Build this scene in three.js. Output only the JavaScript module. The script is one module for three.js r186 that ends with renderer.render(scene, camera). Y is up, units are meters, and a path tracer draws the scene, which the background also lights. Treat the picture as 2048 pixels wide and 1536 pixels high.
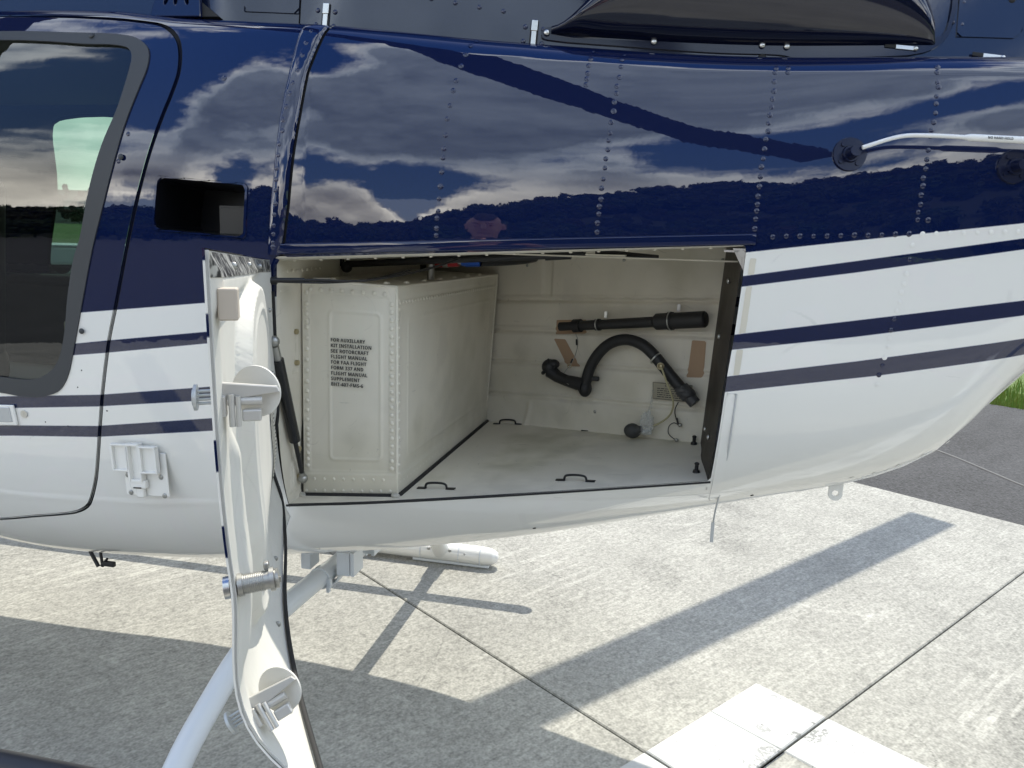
import * as THREE from 'three';
import { mergeGeometries } from 'three/addons/utils/BufferGeometryUtils.js';
import { RoundedBoxGeometry } from 'three/addons/geometries/RoundedBoxGeometry.js';
import { FontLoader } from 'three/addons/loaders/FontLoader.js';
import { TextGeometry } from 'three/addons/geometries/TextGeometry.js';
import { MarchingCubes } from 'three/addons/objects/MarchingCubes.js';

// ------------------------------------------------------------------ camera, sky, sun, exposure
const scene = new THREE.Scene();
const W_ = 1024, H_ = 768;
const camera = new THREE.PerspectiveCamera(2 * Math.atan(768 / 1560) * 180 / Math.PI, W_ / H_, 0.05, 4000);
camera.position.set(0, 1.5, 0);
camera.rotation.set(-11.2 * Math.PI / 180, 0, 1.5 * Math.PI / 180, 'XYZ');
scene.add(camera);
const renderer = new THREE.WebGLRenderer({ antialias: true });
renderer.setSize(W_, H_);
renderer.toneMapping = THREE.LinearToneMapping;
renderer.toneMappingExposure = 2.22;
renderer.shadowMap.enabled = true;
const SUN = new THREE.Vector3(0.30, 3.0, -1.8).normalize();
const sun = new THREE.DirectionalLight(new THREE.Color(1, 0.945, 0.83), 2.5);
sun.position.copy(SUN).multiplyScalar(60); sun.castShadow = true;
sun.shadow.mapSize.set(4096, 4096); sun.shadow.radius = 1;
Object.assign(sun.shadow.camera, { left: -9, right: 9, top: 9, bottom: -9, near: 1, far: 140 });
scene.add(sun, sun.target);

// ---- seeded noise
function rng(seed) { let a = seed >>> 0; return () => { a = (a + 0x6D2B79F5) >>> 0; let t = a; t = Math.imul(t ^ (t >>> 15), t | 1); t ^= t + Math.imul(t ^ (t >>> 7), t | 61); return ((t ^ (t >>> 14)) >>> 0) / 4294967296; }; }
const HASH = new Float32Array(65536); { const r = rng(7); for (let i = 0; i < 65536; i++) HASH[i] = r(); }
const h3 = (x, y, z) => HASH[((x * 73856093) ^ (y * 19349663) ^ (z * 83492791)) & 65535];
const sm = (t) => t * t * (3 - 2 * t);
function n3(x, y, z) {
  const X = Math.floor(x), Y = Math.floor(y), Z = Math.floor(z), u = sm(x - X), v = sm(y - Y), w = sm(z - Z);
  const l = (a, b, t) => a + (b - a) * t;
  return l(l(l(h3(X, Y, Z), h3(X + 1, Y, Z), u), l(h3(X, Y + 1, Z), h3(X + 1, Y + 1, Z), u), v), l(l(h3(X, Y, Z + 1), h3(X + 1, Y, Z + 1), u), l(h3(X, Y + 1, Z + 1), h3(X + 1, Y + 1, Z + 1), u), v), w);
}
function fbm(x, y, z, o) { let s = 0, a = 0.5, t = 0; for (let i = 0; i < o; i++) { s += a * n3(x, y, z); t += a; a *= 0.52; x *= 2.03; y *= 2.03; z *= 2.03; } return s / t; }
// periodic 2D noise (px, py integer periods)
function n2p(x, y, px, py, seed) {
  const X = Math.floor(x), Y = Math.floor(y), u = sm(x - X), v = sm(y - Y), m = (a, b) => ((a % b) + b) % b;
  const a = h3(m(X, px), m(Y, py), seed), b = h3(m(X + 1, px), m(Y, py), seed), c = h3(m(X, px), m(Y + 1, py), seed), d = h3(m(X + 1, px), m(Y + 1, py), seed);
  return (a + (b - a) * u) + ((c + (d - c) * u) - (a + (b - a) * u)) * v;
}
function fbm2p(x, y, p, o, seed) { let s = 0, a = 0.5, t = 0; for (let i = 0; i < o; i++) { s += a * n2p(x, y, p, p, seed + i); t += a; a *= 0.5; x *= 2; y *= 2; p *= 2; } return s / t; }
const clamp = (x, a, b) => Math.min(b, Math.max(a, x));
const sst = (a, b, x) => sm(clamp((x - a) / (b - a), 0, 1));
const lerp = (a, b, t) => a + (b - a) * t;

// ---- sky: broken cumulus over blue; az is measured from +z towards +x
{
  const SW = 2048, SH = 1024, d = new Float32Array(SW * SH * 4);
  // [az, el, az radius, el radius, amount]  (cloud masses and blue gaps seen mirrored in the paint)
  const B = [[-3, 30, 24, 13, 0.30], [18, 48, 34, 10, 0.26], [-20, 41, 14, 6, 0.18], [34, 40, 16, 8, 0.14], [-22, 17, 8, 8, -0.36], [14, 25, 11, 5, -0.34], [-18, 9, 4.5, 5.5, 0.34], [-24, 6, 5, 6, .34], [-13.5, 3.5, 3, 4, .3], [-10, 11, 2.6, 5, -.3], [-3, 8.5, 6, 4, 0.26], [8, 15, 8, 4, 0.22],
    [-10, 14, 5, 4, -0.24], [28, 24, 14, 4, 0.2], [30, 31, 12, 4, -0.2], [-42, 38, 9, 12, 0.26], [-47, 24, 7, 10, 0.2], [-60, 38, 8, 12, -0.2], [-52, 12, 5, 5, 0.24], [-39, 15, 4, 6, -0.2], [-59, 13, 5, 10, 0.30], [-56, 26, 6, 3, -.1], [-33, 52, 8, 6, -0.2], [24, 12, 8, 5, 0.1],
    [-75, 30, 14, 10, 0.1], [60, 30, 20, 12, 0.12], [150, 20, 30, 14, 0.12], [-140, 12, 30, 10, 0.16]];
  for (let j = 0; j < SH; j++) {
    const el = ((j + 0.5) / SH - 0.5) * Math.PI, cy = Math.cos(el), y = Math.sin(el), eld = el * 180 / Math.PI;
    for (let i = 0; i < SW; i++) {
      const u = ((i + 0.5) / SW - 0.5) * 2 * Math.PI, x = cy * Math.cos(u), z = cy * Math.sin(u), k = (j * SW + i) * 4;
      let r, g, b;
      const t = Math.pow(clamp(y, 0, 1), 0.45);
      r = lerp(0.26, 0.035, t); g = lerp(0.42, 0.12, t); b = lerp(0.68, 0.46, t);
      const sd = x * SUN.x + y * SUN.y + z * SUN.z, glow = Math.pow(Math.max(0, sd), 24) * 0.5 + Math.pow(Math.max(0, sd), 5) * 0.08;
      r += glow; g += glow * 0.97; b += glow * 0.9;
      if (y > -0.02) {
        const az = Math.atan2(x, z) * 180 / Math.PI;
        let bias = 0;
        for (const q of B) { let da = az - q[0]; if (da > 180) da -= 360; if (da < -180) da += 360; const e = (da / q[2]) ** 2 + ((eld - q[1]) / q[3]) ** 2; if (e < 6) bias += q[4] * Math.exp(-e); }
        const D = (x, y, z) => fbm(x * 2.7 + 5.2, y * 3.6, z * 2.7 + 2.7, 4) * 0.5 + fbm(x * 8 + 3, y * 10.5, z * 8, 6) * 0.47;
        const d0 = D(x, y, z), d1 = D(x * .98, y + .05, z * .98), fine = fbm(x * 26 + 9, y * 40, z * 26, 4);
        const dens = d0 + fine * 0.16 + bias - 0.575 - .30 * sst(61, 70, eld) + .16 * sst(38, 46, eld) * sst(62, 57, eld) * sst(-40, 0, az), grad = clamp((d0 - d1) * 6, -1, 1) * lerp(.45, 1, sst(30, 10, eld));
        const a = sst(-0.05, lerp(.15, .07, sst(26, 10, eld)), dens), thick = sst(0.0, 0.28, dens), low = sst(24, 7, eld);
        let c = lerp(lerp(1.12, .36, sst(.0, .9, thick + .45 * (.5 - fine))), lerp(1.9, .85, thick), low);
        c *= 1 + (.5 + .2 * low) * grad + .5 * (fine - .5); c = Math.max(0.2, c) * lerp(.72, 1.5, sst(-.6, .7, z)) * (1 + 1.3 * Math.pow(Math.max(0, sd), 1.5));
        const back = Math.pow(Math.max(0, sd), 6) * 0.4;
        const cool = lerp(.20, .02, low) * clamp(1.3 - c * .4, 0.1, 1.3); const cr = c * (1 - cool) + back, cg = c + back, cb = c * (1 + 1.7 * cool) + back * 0.92;
        r = lerp(r, cr, a); g = lerp(g, cg, a); b = lerp(b, cb, a);
      } else { r = 0.16; g = 0.16; b = 0.15; }
      const m = 0.77;
      d[k] = r * m * 1.05; d[k + 1] = g * m; d[k + 2] = b * m * .88; d[k + 3] = 1;
    }
  }
  const sky = new THREE.DataTexture(d, SW, SH, THREE.RGBAFormat, THREE.FloatType);
  sky.mapping = THREE.EquirectangularReflectionMapping; sky.magFilter = sky.minFilter = THREE.LinearFilter; sky.needsUpdate = true; sky.name = 'sky';
  scene.background = sky; scene.environment = sky;
}

// ------------------------------------------------------------------ helpers
const names = {};
function numbered(n) { names[n] = (names[n] || 0) + 1; return names[n] === 1 ? n : n + '_' + String(names[n] - 1).padStart(3, '0'); }
function tag(o, label, category, group, kind) { if (label) o.userData.label = label; if (category) o.userData.category = category; if (group) o.userData.group = group; if (kind) o.userData.kind = kind; return o; }
function mesh(name, geo, mat, parent = scene) { const g = Array.isArray(geo) ? merge(geo) : geo; const m = new THREE.Mesh(g, mat); m.name = numbered(name); m.castShadow = m.receiveShadow = true; parent.add(m); return m; }
function group(name, parent = scene) { const g = new THREE.Group(); g.name = numbered(name); parent.add(g); return g; }
function merge(list) {
  return mergeGeometries(list.map((g) => { let k = g.index ? g.toNonIndexed() : g.clone(); for (const a of Object.keys(k.attributes)) if (!['position', 'normal', 'uv'].includes(a)) k.deleteAttribute(a); if (!k.attributes.uv) k.setAttribute('uv', new THREE.BufferAttribute(new Float32Array(k.attributes.position.count * 2), 2)); return k; }));
}
const V = (x, y, z) => new THREE.Vector3(x, y, z);
function box(w, h, d, x = 0, y = 0, z = 0, r = 0) { const g = r ? new RoundedBoxGeometry(w, h, d, 2, r) : new THREE.BoxGeometry(w, h, d); return g.translate(x, y, z); }
function tube(pts, r, seg = 40, rad = 10, closed = false, tension = 0.5) { return new THREE.TubeGeometry(new THREE.CatmullRomCurve3(pts.map((p) => p.isVector3 ? p : V(...p)), closed, 'centripetal', tension), seg, r, rad, closed); }
function rod(a, b, r0, r1 = r0, seg = 14) { const A = V(...a), Bv = V(...b), d = Bv.clone().sub(A), L = d.length(); const g = new THREE.CylinderGeometry(r1, r0, L, seg); g.translate(0, L / 2, 0); g.applyQuaternion(new THREE.Quaternion().setFromUnitVectors(V(0, 1, 0), d.normalize())); return g.translate(A.x, A.y, A.z); }
function ball(p, r, sx = 1, sy = 1, sz = 1, n = 12) { return new THREE.SphereGeometry(r, n, Math.ceil(n * .7)).scale(sx, sy, sz).translate(...p); }
function grid(nu, nv, f) { // f(u,v) -> [x,y,z,U,V]
  const P = [], UV = [], I = [];
  for (let j = 0; j <= nv; j++) for (let i = 0; i <= nu; i++) { const q = f(i / nu, j / nv); P.push(q[0], q[1], q[2]); UV.push(q[3] ?? i / nu, q[4] ?? j / nv); }
  for (let j = 0; j < nv; j++) for (let i = 0; i < nu; i++) { const a = j * (nu + 1) + i, b = a + 1, c = a + nu + 1, d = c + 1; I.push(a, b, d, a, d, c); }
  const g = new THREE.BufferGeometry(); g.setAttribute('position', new THREE.Float32BufferAttribute(P, 3)); g.setAttribute('uv', new THREE.Float32BufferAttribute(UV, 2)); g.setIndex(I); g.computeVertexNormals(); return g;
}
function dataTex(n, m, f, srgb = true, rep = true) { // f(x,y) -> [r,g,b] linear 0..1 (stored sRGB if srgb)
  const d = new Uint8Array(n * m * 4), e = (c) => srgb ? (c <= 0.0031308 ? 12.92 * c : 1.055 * Math.pow(c, 1 / 2.4) - 0.055) : c;
  for (let y = 0; y < m; y++) for (let x = 0; x < n; x++) { const c = f(x / n, y / m), k = (y * n + x) * 4; const q = Array.isArray(c) ? c : [c, c, c]; for (let i = 0; i < 3; i++) d[k + i] = Math.round(255 * clamp(e(q[i]), 0, 1)); d[k + 3] = 255; }
  const t = new THREE.DataTexture(d, n, m, THREE.RGBAFormat); t.magFilter = THREE.LinearFilter; t.minFilter = THREE.LinearMipmapLinearFilter; t.generateMipmaps = true; if (rep) t.wrapS = t.wrapT = THREE.RepeatWrapping; if (srgb) t.colorSpace = THREE.SRGBColorSpace; t.needsUpdate = true; return t;
}
const rgb = (r, g, b) => new THREE.Color().setRGB(r, g, b);
const std = (c, rough, metal = 0, extra = {}) => new THREE.MeshPhysicalMaterial({ color: c, roughness: rough, metalness: metal, side: THREE.DoubleSide, ...extra });

// ------------------------------------------------------------------ the helicopter's outer surface in its own axes: s aft, h up, w out to the left side
const YAW = 12.5 * Math.PI / 180, ORG = V(-0.288, 0, -2.264);
function Wd(s) { if (s < -.3) return .68; if (s < 0) return .68 - .2 * (s + .3) ** 2; if (s < .25) return .662 - .15 * s - .1434 * s * s; return Math.max(.6155 - .2217 * (s - .25), .2); }
const BS = [-3, -1.4, -.9, -.5, -.2, .1, .4, .7, 1.0, 1.2, 1.35, 1.5, 1.7, 2.2], BH = [.58, .56, .51, .535, .585, .633, .69, .765, .843, .895, .97, 1.165, 1.355, 1.55];
function pchip(xs, ys, x) {
  const n = xs.length; let k = 0; while (k < n - 2 && x > xs[k + 1]) k++;
  const d = (i) => (ys[i + 1] - ys[i]) / (xs[i + 1] - xs[i]);
  const m = (i) => { if (i === 0) return d(0); if (i === n - 1) return d(n - 2); const a = d(i - 1), b = d(i); if (a * b <= 0) return 0; const h0 = xs[i] - xs[i - 1], h1 = xs[i + 1] - xs[i], w1 = 2 * h1 + h0, w2 = h1 + 2 * h0; return (w1 + w2) / (w1 / a + w2 / b); };
  const h = xs[k + 1] - xs[k], t = clamp((x - xs[k]) / h, 0, 1);
  return (1 + 2 * t) * (1 - t) ** 2 * ys[k] + t * (1 - t) ** 2 * h * m(k) + t * t * (3 - 2 * t) * ys[k + 1] + t * t * (t - 1) * h * m(k + 1);
}
const hb = (s) => pchip(BS, BH, s);
const hm = (s) => 1.46 + .10 * sst(.75, 1.5, s), hl = (s) => 1.5 + .08 * sst(.75, 1.5, s), tilt = (x) => .65 * x + 1.3 * x * x;
const SS = [-3, -.8, -.53, -.33, 0, .37, .76, 1.0, 1.4, 2], SHH = [1.94, 1.94, 1.928, 1.9, 1.876, 1.845, 1.826, 1.822, 1.822, 1.822];
const hsh = (s) => pchip(SS, SHH, s);
const RS = .068;
function skin(s, v) { // -> [h, w]
  const m = hm(s), W = Wd(s), hs = hsh(s);
  if (v <= m) { const t = Math.max(0, hl(s) - v) / (hl(s) - hb(s)); return [v, t >= 1 ? 0 : W * Math.pow(Math.max(0, 1 - t ** 5), 1 / 2.2)]; }
  const up = (h) => { const x = h - m; return W - .325 * x * x - .4333 * x ** 3 - .03 * x ** 4; };
  if (v <= hs) return [v, up(v)];
  const t0 = tilt(hs - m), t1 = Math.min(t0 + (v - hs) / RS, 1.36);
  return [hs + RS * (Math.sin(t1) - Math.sin(t0)), up(hs) - RS * (Math.cos(t0) - Math.cos(t1))];
}
function skinN(s, v) {
  const e = 1.5e-3, a = skin(s + e, v), b = skin(s - e, v), c = skin(s, v + e), d = skin(s, v - e);
  const S = V(2 * e, a[0] - b[0], a[1] - b[1]), T = V(0, c[0] - d[0], c[1] - d[1]); return S.cross(T).normalize();
}
function onSkin(s, v, off = 0) { const [h, w] = skin(s, v), n = skinN(s, v); return [V(s + n.x * off, h + n.y * off, w + n.z * off), n]; }
const vmax = (s) => hsh(s) + RS * Math.max(0.02, 1.355 - tilt(hsh(s) - hm(s)));

// polygons in (s, v)
function inPoly(P, x, y) { let c = false; for (let i = 0, j = P.length - 1; i < P.length; j = i++) { const a = P[i], b = P[j]; if ((a[1] > y) !== (b[1] > y) && x < (b[0] - a[0]) * (y - a[1]) / (b[1] - a[1]) + a[0]) c = !c; } return c; }
function sdPoly(P, x, y) { let m = 1e9; for (let i = 0, j = P.length - 1; i < P.length; j = i++) { const a = P[j], b = P[i], ex = b[0] - a[0], ey = b[1] - a[1], t = clamp(((x - a[0]) * ex + (y - a[1]) * ey) / (ex * ex + ey * ey + 1e-12), 0, 1), dx = x - a[0] - t * ex, dy = y - a[1] - t * ey, q = dx * dx + dy * dy; if (q < m) m = q; } return inPoly(P, x, y) ? -Math.sqrt(m) : Math.sqrt(m); }
function smoothPoly(P, n = 6, closed = true) { const c = new THREE.CatmullRomCurve3(P.map((p) => V(p[0], p[1], 0)), closed, 'centripetal'); return c.getPoints(P.length * n).slice(0, closed ? -1 : undefined).map((p) => [p.x, p.y]); }
function bounds(P) { return [Math.min(...P.map((p) => p[0])), Math.max(...P.map((p) => p[0])), Math.min(...P.map((p) => p[1])), Math.max(...P.map((p) => p[1]))]; }
// sheet of the surface where sd(s,v) < 0; off may be a function (s,v); place maps (s,v,off) to a point and normal
function patch(s0, s1, v0, v1, step, sd, off = 0, place = onSkin, flip = false) {
  const nu = Math.ceil((s1 - s0) / step), nv = Math.ceil((v1 - v0) / step), F = new Float32Array((nu + 1) * (nv + 1)), su = (i) => s0 + (s1 - s0) * i / nu, vv = (j) => v0 + (v1 - v0) * j / nv;
  for (let j = 0; j <= nv; j++) for (let i = 0; i <= nu; i++) F[j * (nu + 1) + i] = sd(su(i), vv(j));
  const P = [], N = [], U = [], I = [], cache = new Map();
  const o = typeof off === 'function' ? off : () => off;
  function vert(s, v, key) { if (key !== undefined && cache.has(key)) return cache.get(key); const [p, n] = place(s, v, o(s, v)); const k = P.length / 3; P.push(p.x, p.y, p.z); N.push(n.x, n.y, n.z); U.push(s, v); if (key !== undefined) cache.set(key, k); return k; }
  for (let j = 0; j < nv; j++) for (let i = 0; i < nu; i++) {
    const c = [[i, j], [i + 1, j], [i + 1, j + 1], [i, j + 1]], f = c.map((q) => F[q[1] * (nu + 1) + q[0]]);
    if (f.every((x) => x >= 0)) continue;
    const out = [];
    for (let k = 0; k < 4; k++) {
      const a = c[k], b = c[(k + 1) % 4], fa = f[k], fb = f[(k + 1) % 4], ka = a[1] * (nu + 1) + a[0], kb = b[1] * (nu + 1) + b[0];
      if (fa < 0) out.push(vert(su(a[0]), vv(a[1]), ka));
      if ((fa < 0) !== (fb < 0)) { const t = fa / (fa - fb); out.push(vert(lerp(su(a[0]), su(b[0]), t), lerp(vv(a[1]), vv(b[1]), t), 'e' + Math.min(ka, kb) + '_' + Math.max(ka, kb))); }
    }
    for (let k = 1; k + 1 < out.length; k++) flip ? I.push(out[0], out[k + 1], out[k]) : I.push(out[0], out[k], out[k + 1]);
  }
  const g = new THREE.BufferGeometry(); g.setAttribute('position', new THREE.Float32BufferAttribute(P, 3)); g.setAttribute('normal', new THREE.Float32BufferAttribute(N, 3)); g.setAttribute('uv', new THREE.Float32BufferAttribute(U, 2)); g.setIndex(I);
  return g;
}
function wall(P, o0, o1, place = onSkin, closed = true) { // edge strip along a polygon between two offsets
  const Q = []; const n = P.length;
  for (let i = 0; i < (closed ? n : n - 1); i++) { const a = P[i], b = P[(i + 1) % n], L = Math.hypot(b[0] - a[0], b[1] - a[1]), k = Math.max(1, Math.ceil(L / .02)); for (let j = 0; j < k; j++) Q.push([lerp(a[0], b[0], j / k), lerp(a[1], b[1], j / k)]); }
  Q.push(closed ? P[0] : P[n - 1]);
  const f0 = typeof o0 === 'function' ? o0 : () => o0, f1 = typeof o1 === 'function' ? o1 : () => o1;
  const pos = [], uv = [];
  for (let i = 0; i + 1 < Q.length; i++) { const a = Q[i], b = Q[i + 1], A0 = place(a[0], a[1], f0(...a))[0], A1 = place(a[0], a[1], f1(...a))[0], B0 = place(b[0], b[1], f0(...b))[0], B1 = place(b[0], b[1], f1(...b))[0]; for (const p of [A0, B0, B1, A0, B1, A1]) pos.push(p.x, p.y, p.z); for (const q of [a, b, b, a, b, a]) uv.push(q[0], q[1]); }
  const g = new THREE.BufferGeometry(); g.setAttribute('position', new THREE.Float32BufferAttribute(pos, 3)); g.setAttribute('uv', new THREE.Float32BufferAttribute(uv, 2)); g.computeVertexNormals(); return g;
}
function plate(P, o0, o1, step = .01, holes = [], place = onSkin, flip = false) {
  const b = bounds(P), sd = (x, y) => { let d = sdPoly(P, x, y); for (const h of holes) d = Math.max(d, -sdPoly(h, x, y)); return d; };
  return [patch(b[0] - step, b[1] + step, b[2] - step, b[3] + step, step, sd, o1, place, flip), wall(P, o0, o1, place), ...holes.map((h) => wall(h, o0, o1, place))];
}
function setOn(o, s, v, off = 0, turn = 0) { const [p, n] = onSkin(s, v, off); o.position.copy(p); const x = V(1, 0, 0).addScaledVector(n, -n.x).normalize(), y = n.clone().cross(x); const m = new THREE.Matrix4().makeBasis(x, y, n); o.quaternion.setFromRotationMatrix(m); if (turn) o.rotateZ(turn); return o; }

// outlines, all in metres on the surface (s aft of the door-post joint, v up from the ground)
const DOOR = smoothPoly([[-2.2, .80], [-1.5, .70], [-1.2, .71], [-1.03, .727], [-.904, .742], [-.786, .767], [-.701, .784], [-.646, .798], [-.609, .818], [-.593, .834], [-.559, .891], [-.538, .946], [-.515, 1.032], [-.492, 1.135], [-.465, 1.244], [-.442, 1.317], [-.41, 1.425], [-.374, 1.541], [-.342, 1.646], [-.32, 1.713], [-.304, 1.762], [-.296, 1.805], [-.305, 1.854], [-.321, 1.881], [-.362, 1.909], [-.42, 1.921], [-.6, 1.938], [-.8, 1.948], [-1.2, 1.955], [-2.2, 1.955]], 4);
const WIN_O = smoothPoly([[-1.9, 1.13], [-1.85, 1.85], [-1.8, 1.90], [-.781, 1.906], [-.597, 1.898], [-.438, 1.886], [-.4, 1.872], [-.377, 1.851], [-.372, 1.814], [-.383, 1.77], [-.405, 1.699], [-.431, 1.607], [-.458, 1.521], [-.49, 1.433], [-.524, 1.324], [-.556, 1.22], [-.582, 1.148], [-.609, 1.114], [-.643, 1.1], [-.705, 1.093], [-.775, 1.098], [-1.1, 1.10], [-1.85, 1.11]], 4);
const WIN_I = smoothPoly([[-1.85, 1.17], [-1.8, 1.82], [-1.75, 1.87], [-.773, 1.885], [-.634, 1.878], [-.544, 1.87], [-.457, 1.865], [-.426, 1.856], [-.415, 1.839], [-.414, 1.815], [-.418, 1.778], [-.429, 1.727], [-.459, 1.653], [-.486, 1.571], [-.519, 1.456], [-.537, 1.417], [-.562, 1.33], [-.58, 1.242], [-.606, 1.178], [-.642, 1.148], [-.684, 1.135], [-.769, 1.136], [-1.1, 1.138], [-1.8, 1.14]], 4);
const INLET = [[-.316, 1.587], [-.13, 1.575], [-.124, 1.567], [-.130, 1.478], [-.137, 1.471], [-.327, 1.482], [-.334, 1.49], [-.323, 1.58]];
const BAY = [[-.06, 1.418], [-.066, 1.29], [-.074, 1.129], [-.079, 1.015], [-.085, .93], [-.088, .876], [.062, .886], [.392, .918], [.609, .938], [.848, .959], [.857, 1.1], [.863, 1.212], [.871, 1.3], [.877, 1.396], [.881, 1.481], [.4, 1.456], [-.05, 1.432]];
const JR = [[.012, 1.93], [.006, 1.887], [-.013, 1.804], [-.019, 1.714], [-.027, 1.638], [-.035, 1.537], [-.045, 1.469], [-.052, 1.434]];
const JL = [[-.040, 1.93], [-.045, 1.876], [-.051, 1.793], [-.058, 1.706], [-.064, 1.604], [-.072, 1.502], [-.079, 1.434]];
const lineAt = (L, v) => { for (let i = 0; i + 1 < L.length; i++) if (v <= L[i][1] && v >= L[i + 1][1]) return lerp(L[i][0], L[i + 1][0], (L[i][1] - v) / (L[i][1] - L[i + 1][1])); return v > L[0][1] ? L[0][0] : L[L.length - 1][0]; };

// ------------------------------------------------------------------ materials
const peel = dataTex(512, 512, (x, y) => [fbm2p(x * 10, y * 10, 10, 4, 11), 0, 0].fill(fbm2p(x * 10, y * 10, 10, 4, 11)), false); peel.repeat.set(2.2, 2.2);
// paint: navy over white with three navy bands that rise aft (edges measured as s, v pairs)
const EDGES = [
  [[-2, 1.14], [-.8, 1.262], [-.531, 1.296], [-.451, 1.305], [-.225, 1.331], [.884, 1.467], [1.096, 1.496], [1.421, 1.539], [2, 1.61]],
  [[-2, 1.06], [-.8, 1.19], [-.551, 1.226], [-.471, 1.237], [-.228, 1.269], [.88, 1.419], [1.1, 1.455], [1.425, 1.509], [2, 1.60]],
  [[-2, 1.04], [-.8, 1.165], [-.559, 1.199], [-.477, 1.209], [-.227, 1.244], [.877, 1.397], [1.103, 1.432], [1.428, 1.487], [2, 1.58]],
  [[-2, .98], [-.777, 1.088], [-.501, 1.112], [-.236, 1.148], [.871, 1.298], [1.113, 1.334], [1.444, 1.384], [2, 1.47]],
  [[-2, .95], [-.738, 1.063], [-.51, 1.084], [-.239, 1.118], [.869, 1.266], [1.117, 1.3], [1.449, 1.353], [2, 1.44]],
  [[-2, .91], [-.742, 1.02], [-.519, 1.037], [-.237, 1.077], [.863, 1.209], [1.122, 1.248], [1.458, 1.304], [2, 1.40]],
  [[-2, .885], [-.747, .994], [-.525, 1.01], [-.238, 1.048], [.861, 1.175], [1.167, 1.218], [1.467, 1.268], [2, 1.36]]];
const NAVY = [0.004, 0.010, 0.050], WHITE = [.84, .83, .785];
const edgeAt = (L, s) => { let k = 0; while (k < L.length - 2 && s > L[k + 1][0]) k++; return lerp(L[k][1], L[k + 1][1], (s - L[k][0]) / (L[k + 1][0] - L[k][0])); };
const isNavy = (s, v) => { const E = EDGES.map((L) => edgeAt(L, s)); return v > E[0] || (v < E[1] && v > E[2]) || (v < E[3] && v > E[4]) || (v < E[5] && v > E[6]); };
const PS0 = -1.2, PS1 = 1.6, PV0 = .86, PV1 = 1.66;
const pScr = strokes(1024, 91, 26, .014, .0005, 1), pDst = strokes(1024, 92, 30, .05, .0012, .3, 1.5);
const paintMap = (() => {
  const n = 2048, m = 640, d = new Uint8Array(n * m * 4), e = (c) => 255 * (c <= 0.0031308 ? 12.92 * c : 1.055 * Math.pow(c, 1 / 2.4) - 0.055);
  const at = (L, s) => { let k = 0; while (k < L.length - 2 && s > L[k + 1][0]) k++; return lerp(L[k][1], L[k + 1][1], (s - L[k][0]) / (L[k + 1][0] - L[k][0])); };
  const px = (PV1 - PV0) / m;
  for (let i = 0; i < n; i++) {
    const s = PS0 + (PS1 - PS0) * (i + .5) / n, E = EDGES.map((L) => at(L, s));
    for (let j = 0; j < m; j++) {
      const v = PV0 + (PV1 - PV0) * (j + .5) / m; const st = (y) => clamp((v - y) / px + .5, 0, 1);
      let a = st(E[0]); for (let b = 1; b < 7; b += 2) a = Math.max(a, Math.min(st(E[b + 1]), 1 - st(E[b])));
      const dirt = 1 - .22 * pScr(clamp(s * .35 + .45, 0, .999), clamp(v - .8, 0, .999)) - .10 * pDst(clamp(s * .35 + .45, 0, .999), clamp(v - .8, 0, .999)) - .05 * Math.max(0, fbm2p(s * 3 + 9, v * 3, 64, 4, 3) - .45);
      const k = (j * n + i) * 4; for (let c = 0; c < 3; c++) d[k + c] = Math.round(e(lerp(WHITE[c] * dirt, NAVY[c], a))); d[k + 3] = 255;
    }
  }
  const t = new THREE.DataTexture(d, n, m, THREE.RGBAFormat); t.magFilter = THREE.LinearFilter; t.minFilter = THREE.LinearFilter; t.colorSpace = THREE.SRGBColorSpace; t.wrapS = t.wrapT = THREE.ClampToEdgeWrapping;
  t.repeat.set(1 / (PS1 - PS0), 1 / (PV1 - PV0)); t.offset.set(-PS0 / (PS1 - PS0), -PV0 / (PV1 - PV0)); t.needsUpdate = true; return t;
})();
const M = {};
M.paint = new THREE.MeshPhysicalMaterial({ map: paintMap, roughness: .02, ior: 1.78, bumpMap: peel, bumpScale: .00014, side: THREE.DoubleSide });
M.navy = new THREE.MeshPhysicalMaterial({ color: rgb(...NAVY), roughness: .05, ior: 1.7, bumpMap: peel, bumpScale: .0001, side: THREE.DoubleSide });
M.flange = new THREE.MeshPhysicalMaterial({ color: rgb(.007, .011, .032), roughness: .12, ior: 1.6, side: THREE.DoubleSide });
M.foot = new THREE.MeshPhysicalMaterial({ color: rgb(.006, .010, .034), roughness: .16, ior: 1.5, side: THREE.DoubleSide });
M.cowl = new THREE.MeshPhysicalMaterial({ color: rgb(.010, .016, .042), roughness: .09, ior: 1.8, bumpMap: peel, bumpScale: .00012, side: THREE.DoubleSide });
M.white = new THREE.MeshPhysicalMaterial({ color: rgb(...WHITE), roughness: .12, ior: 1.7, side: THREE.DoubleSide });
M.skid = new THREE.MeshPhysicalMaterial({ color: rgb(.66, .69, .71), roughness: .28, ior: 1.55, side: THREE.DoubleSide });
M.black = std(rgb(.012, .012, .013), .45);
M.rubber = std(rgb(.018, .018, .019), .75);
M.frame = std(rgb(.043, .047, .052), .55);
M.steel = std(rgb(.62, .62, .6), .28, 1);
M.dullsteel = std(rgb(.42, .42, .40), .42, 1);
M.brass = std(rgb(.48, .42, .28), .4, 1);
M.curtain = std(rgb(.032, .025, .018), .55);

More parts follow.
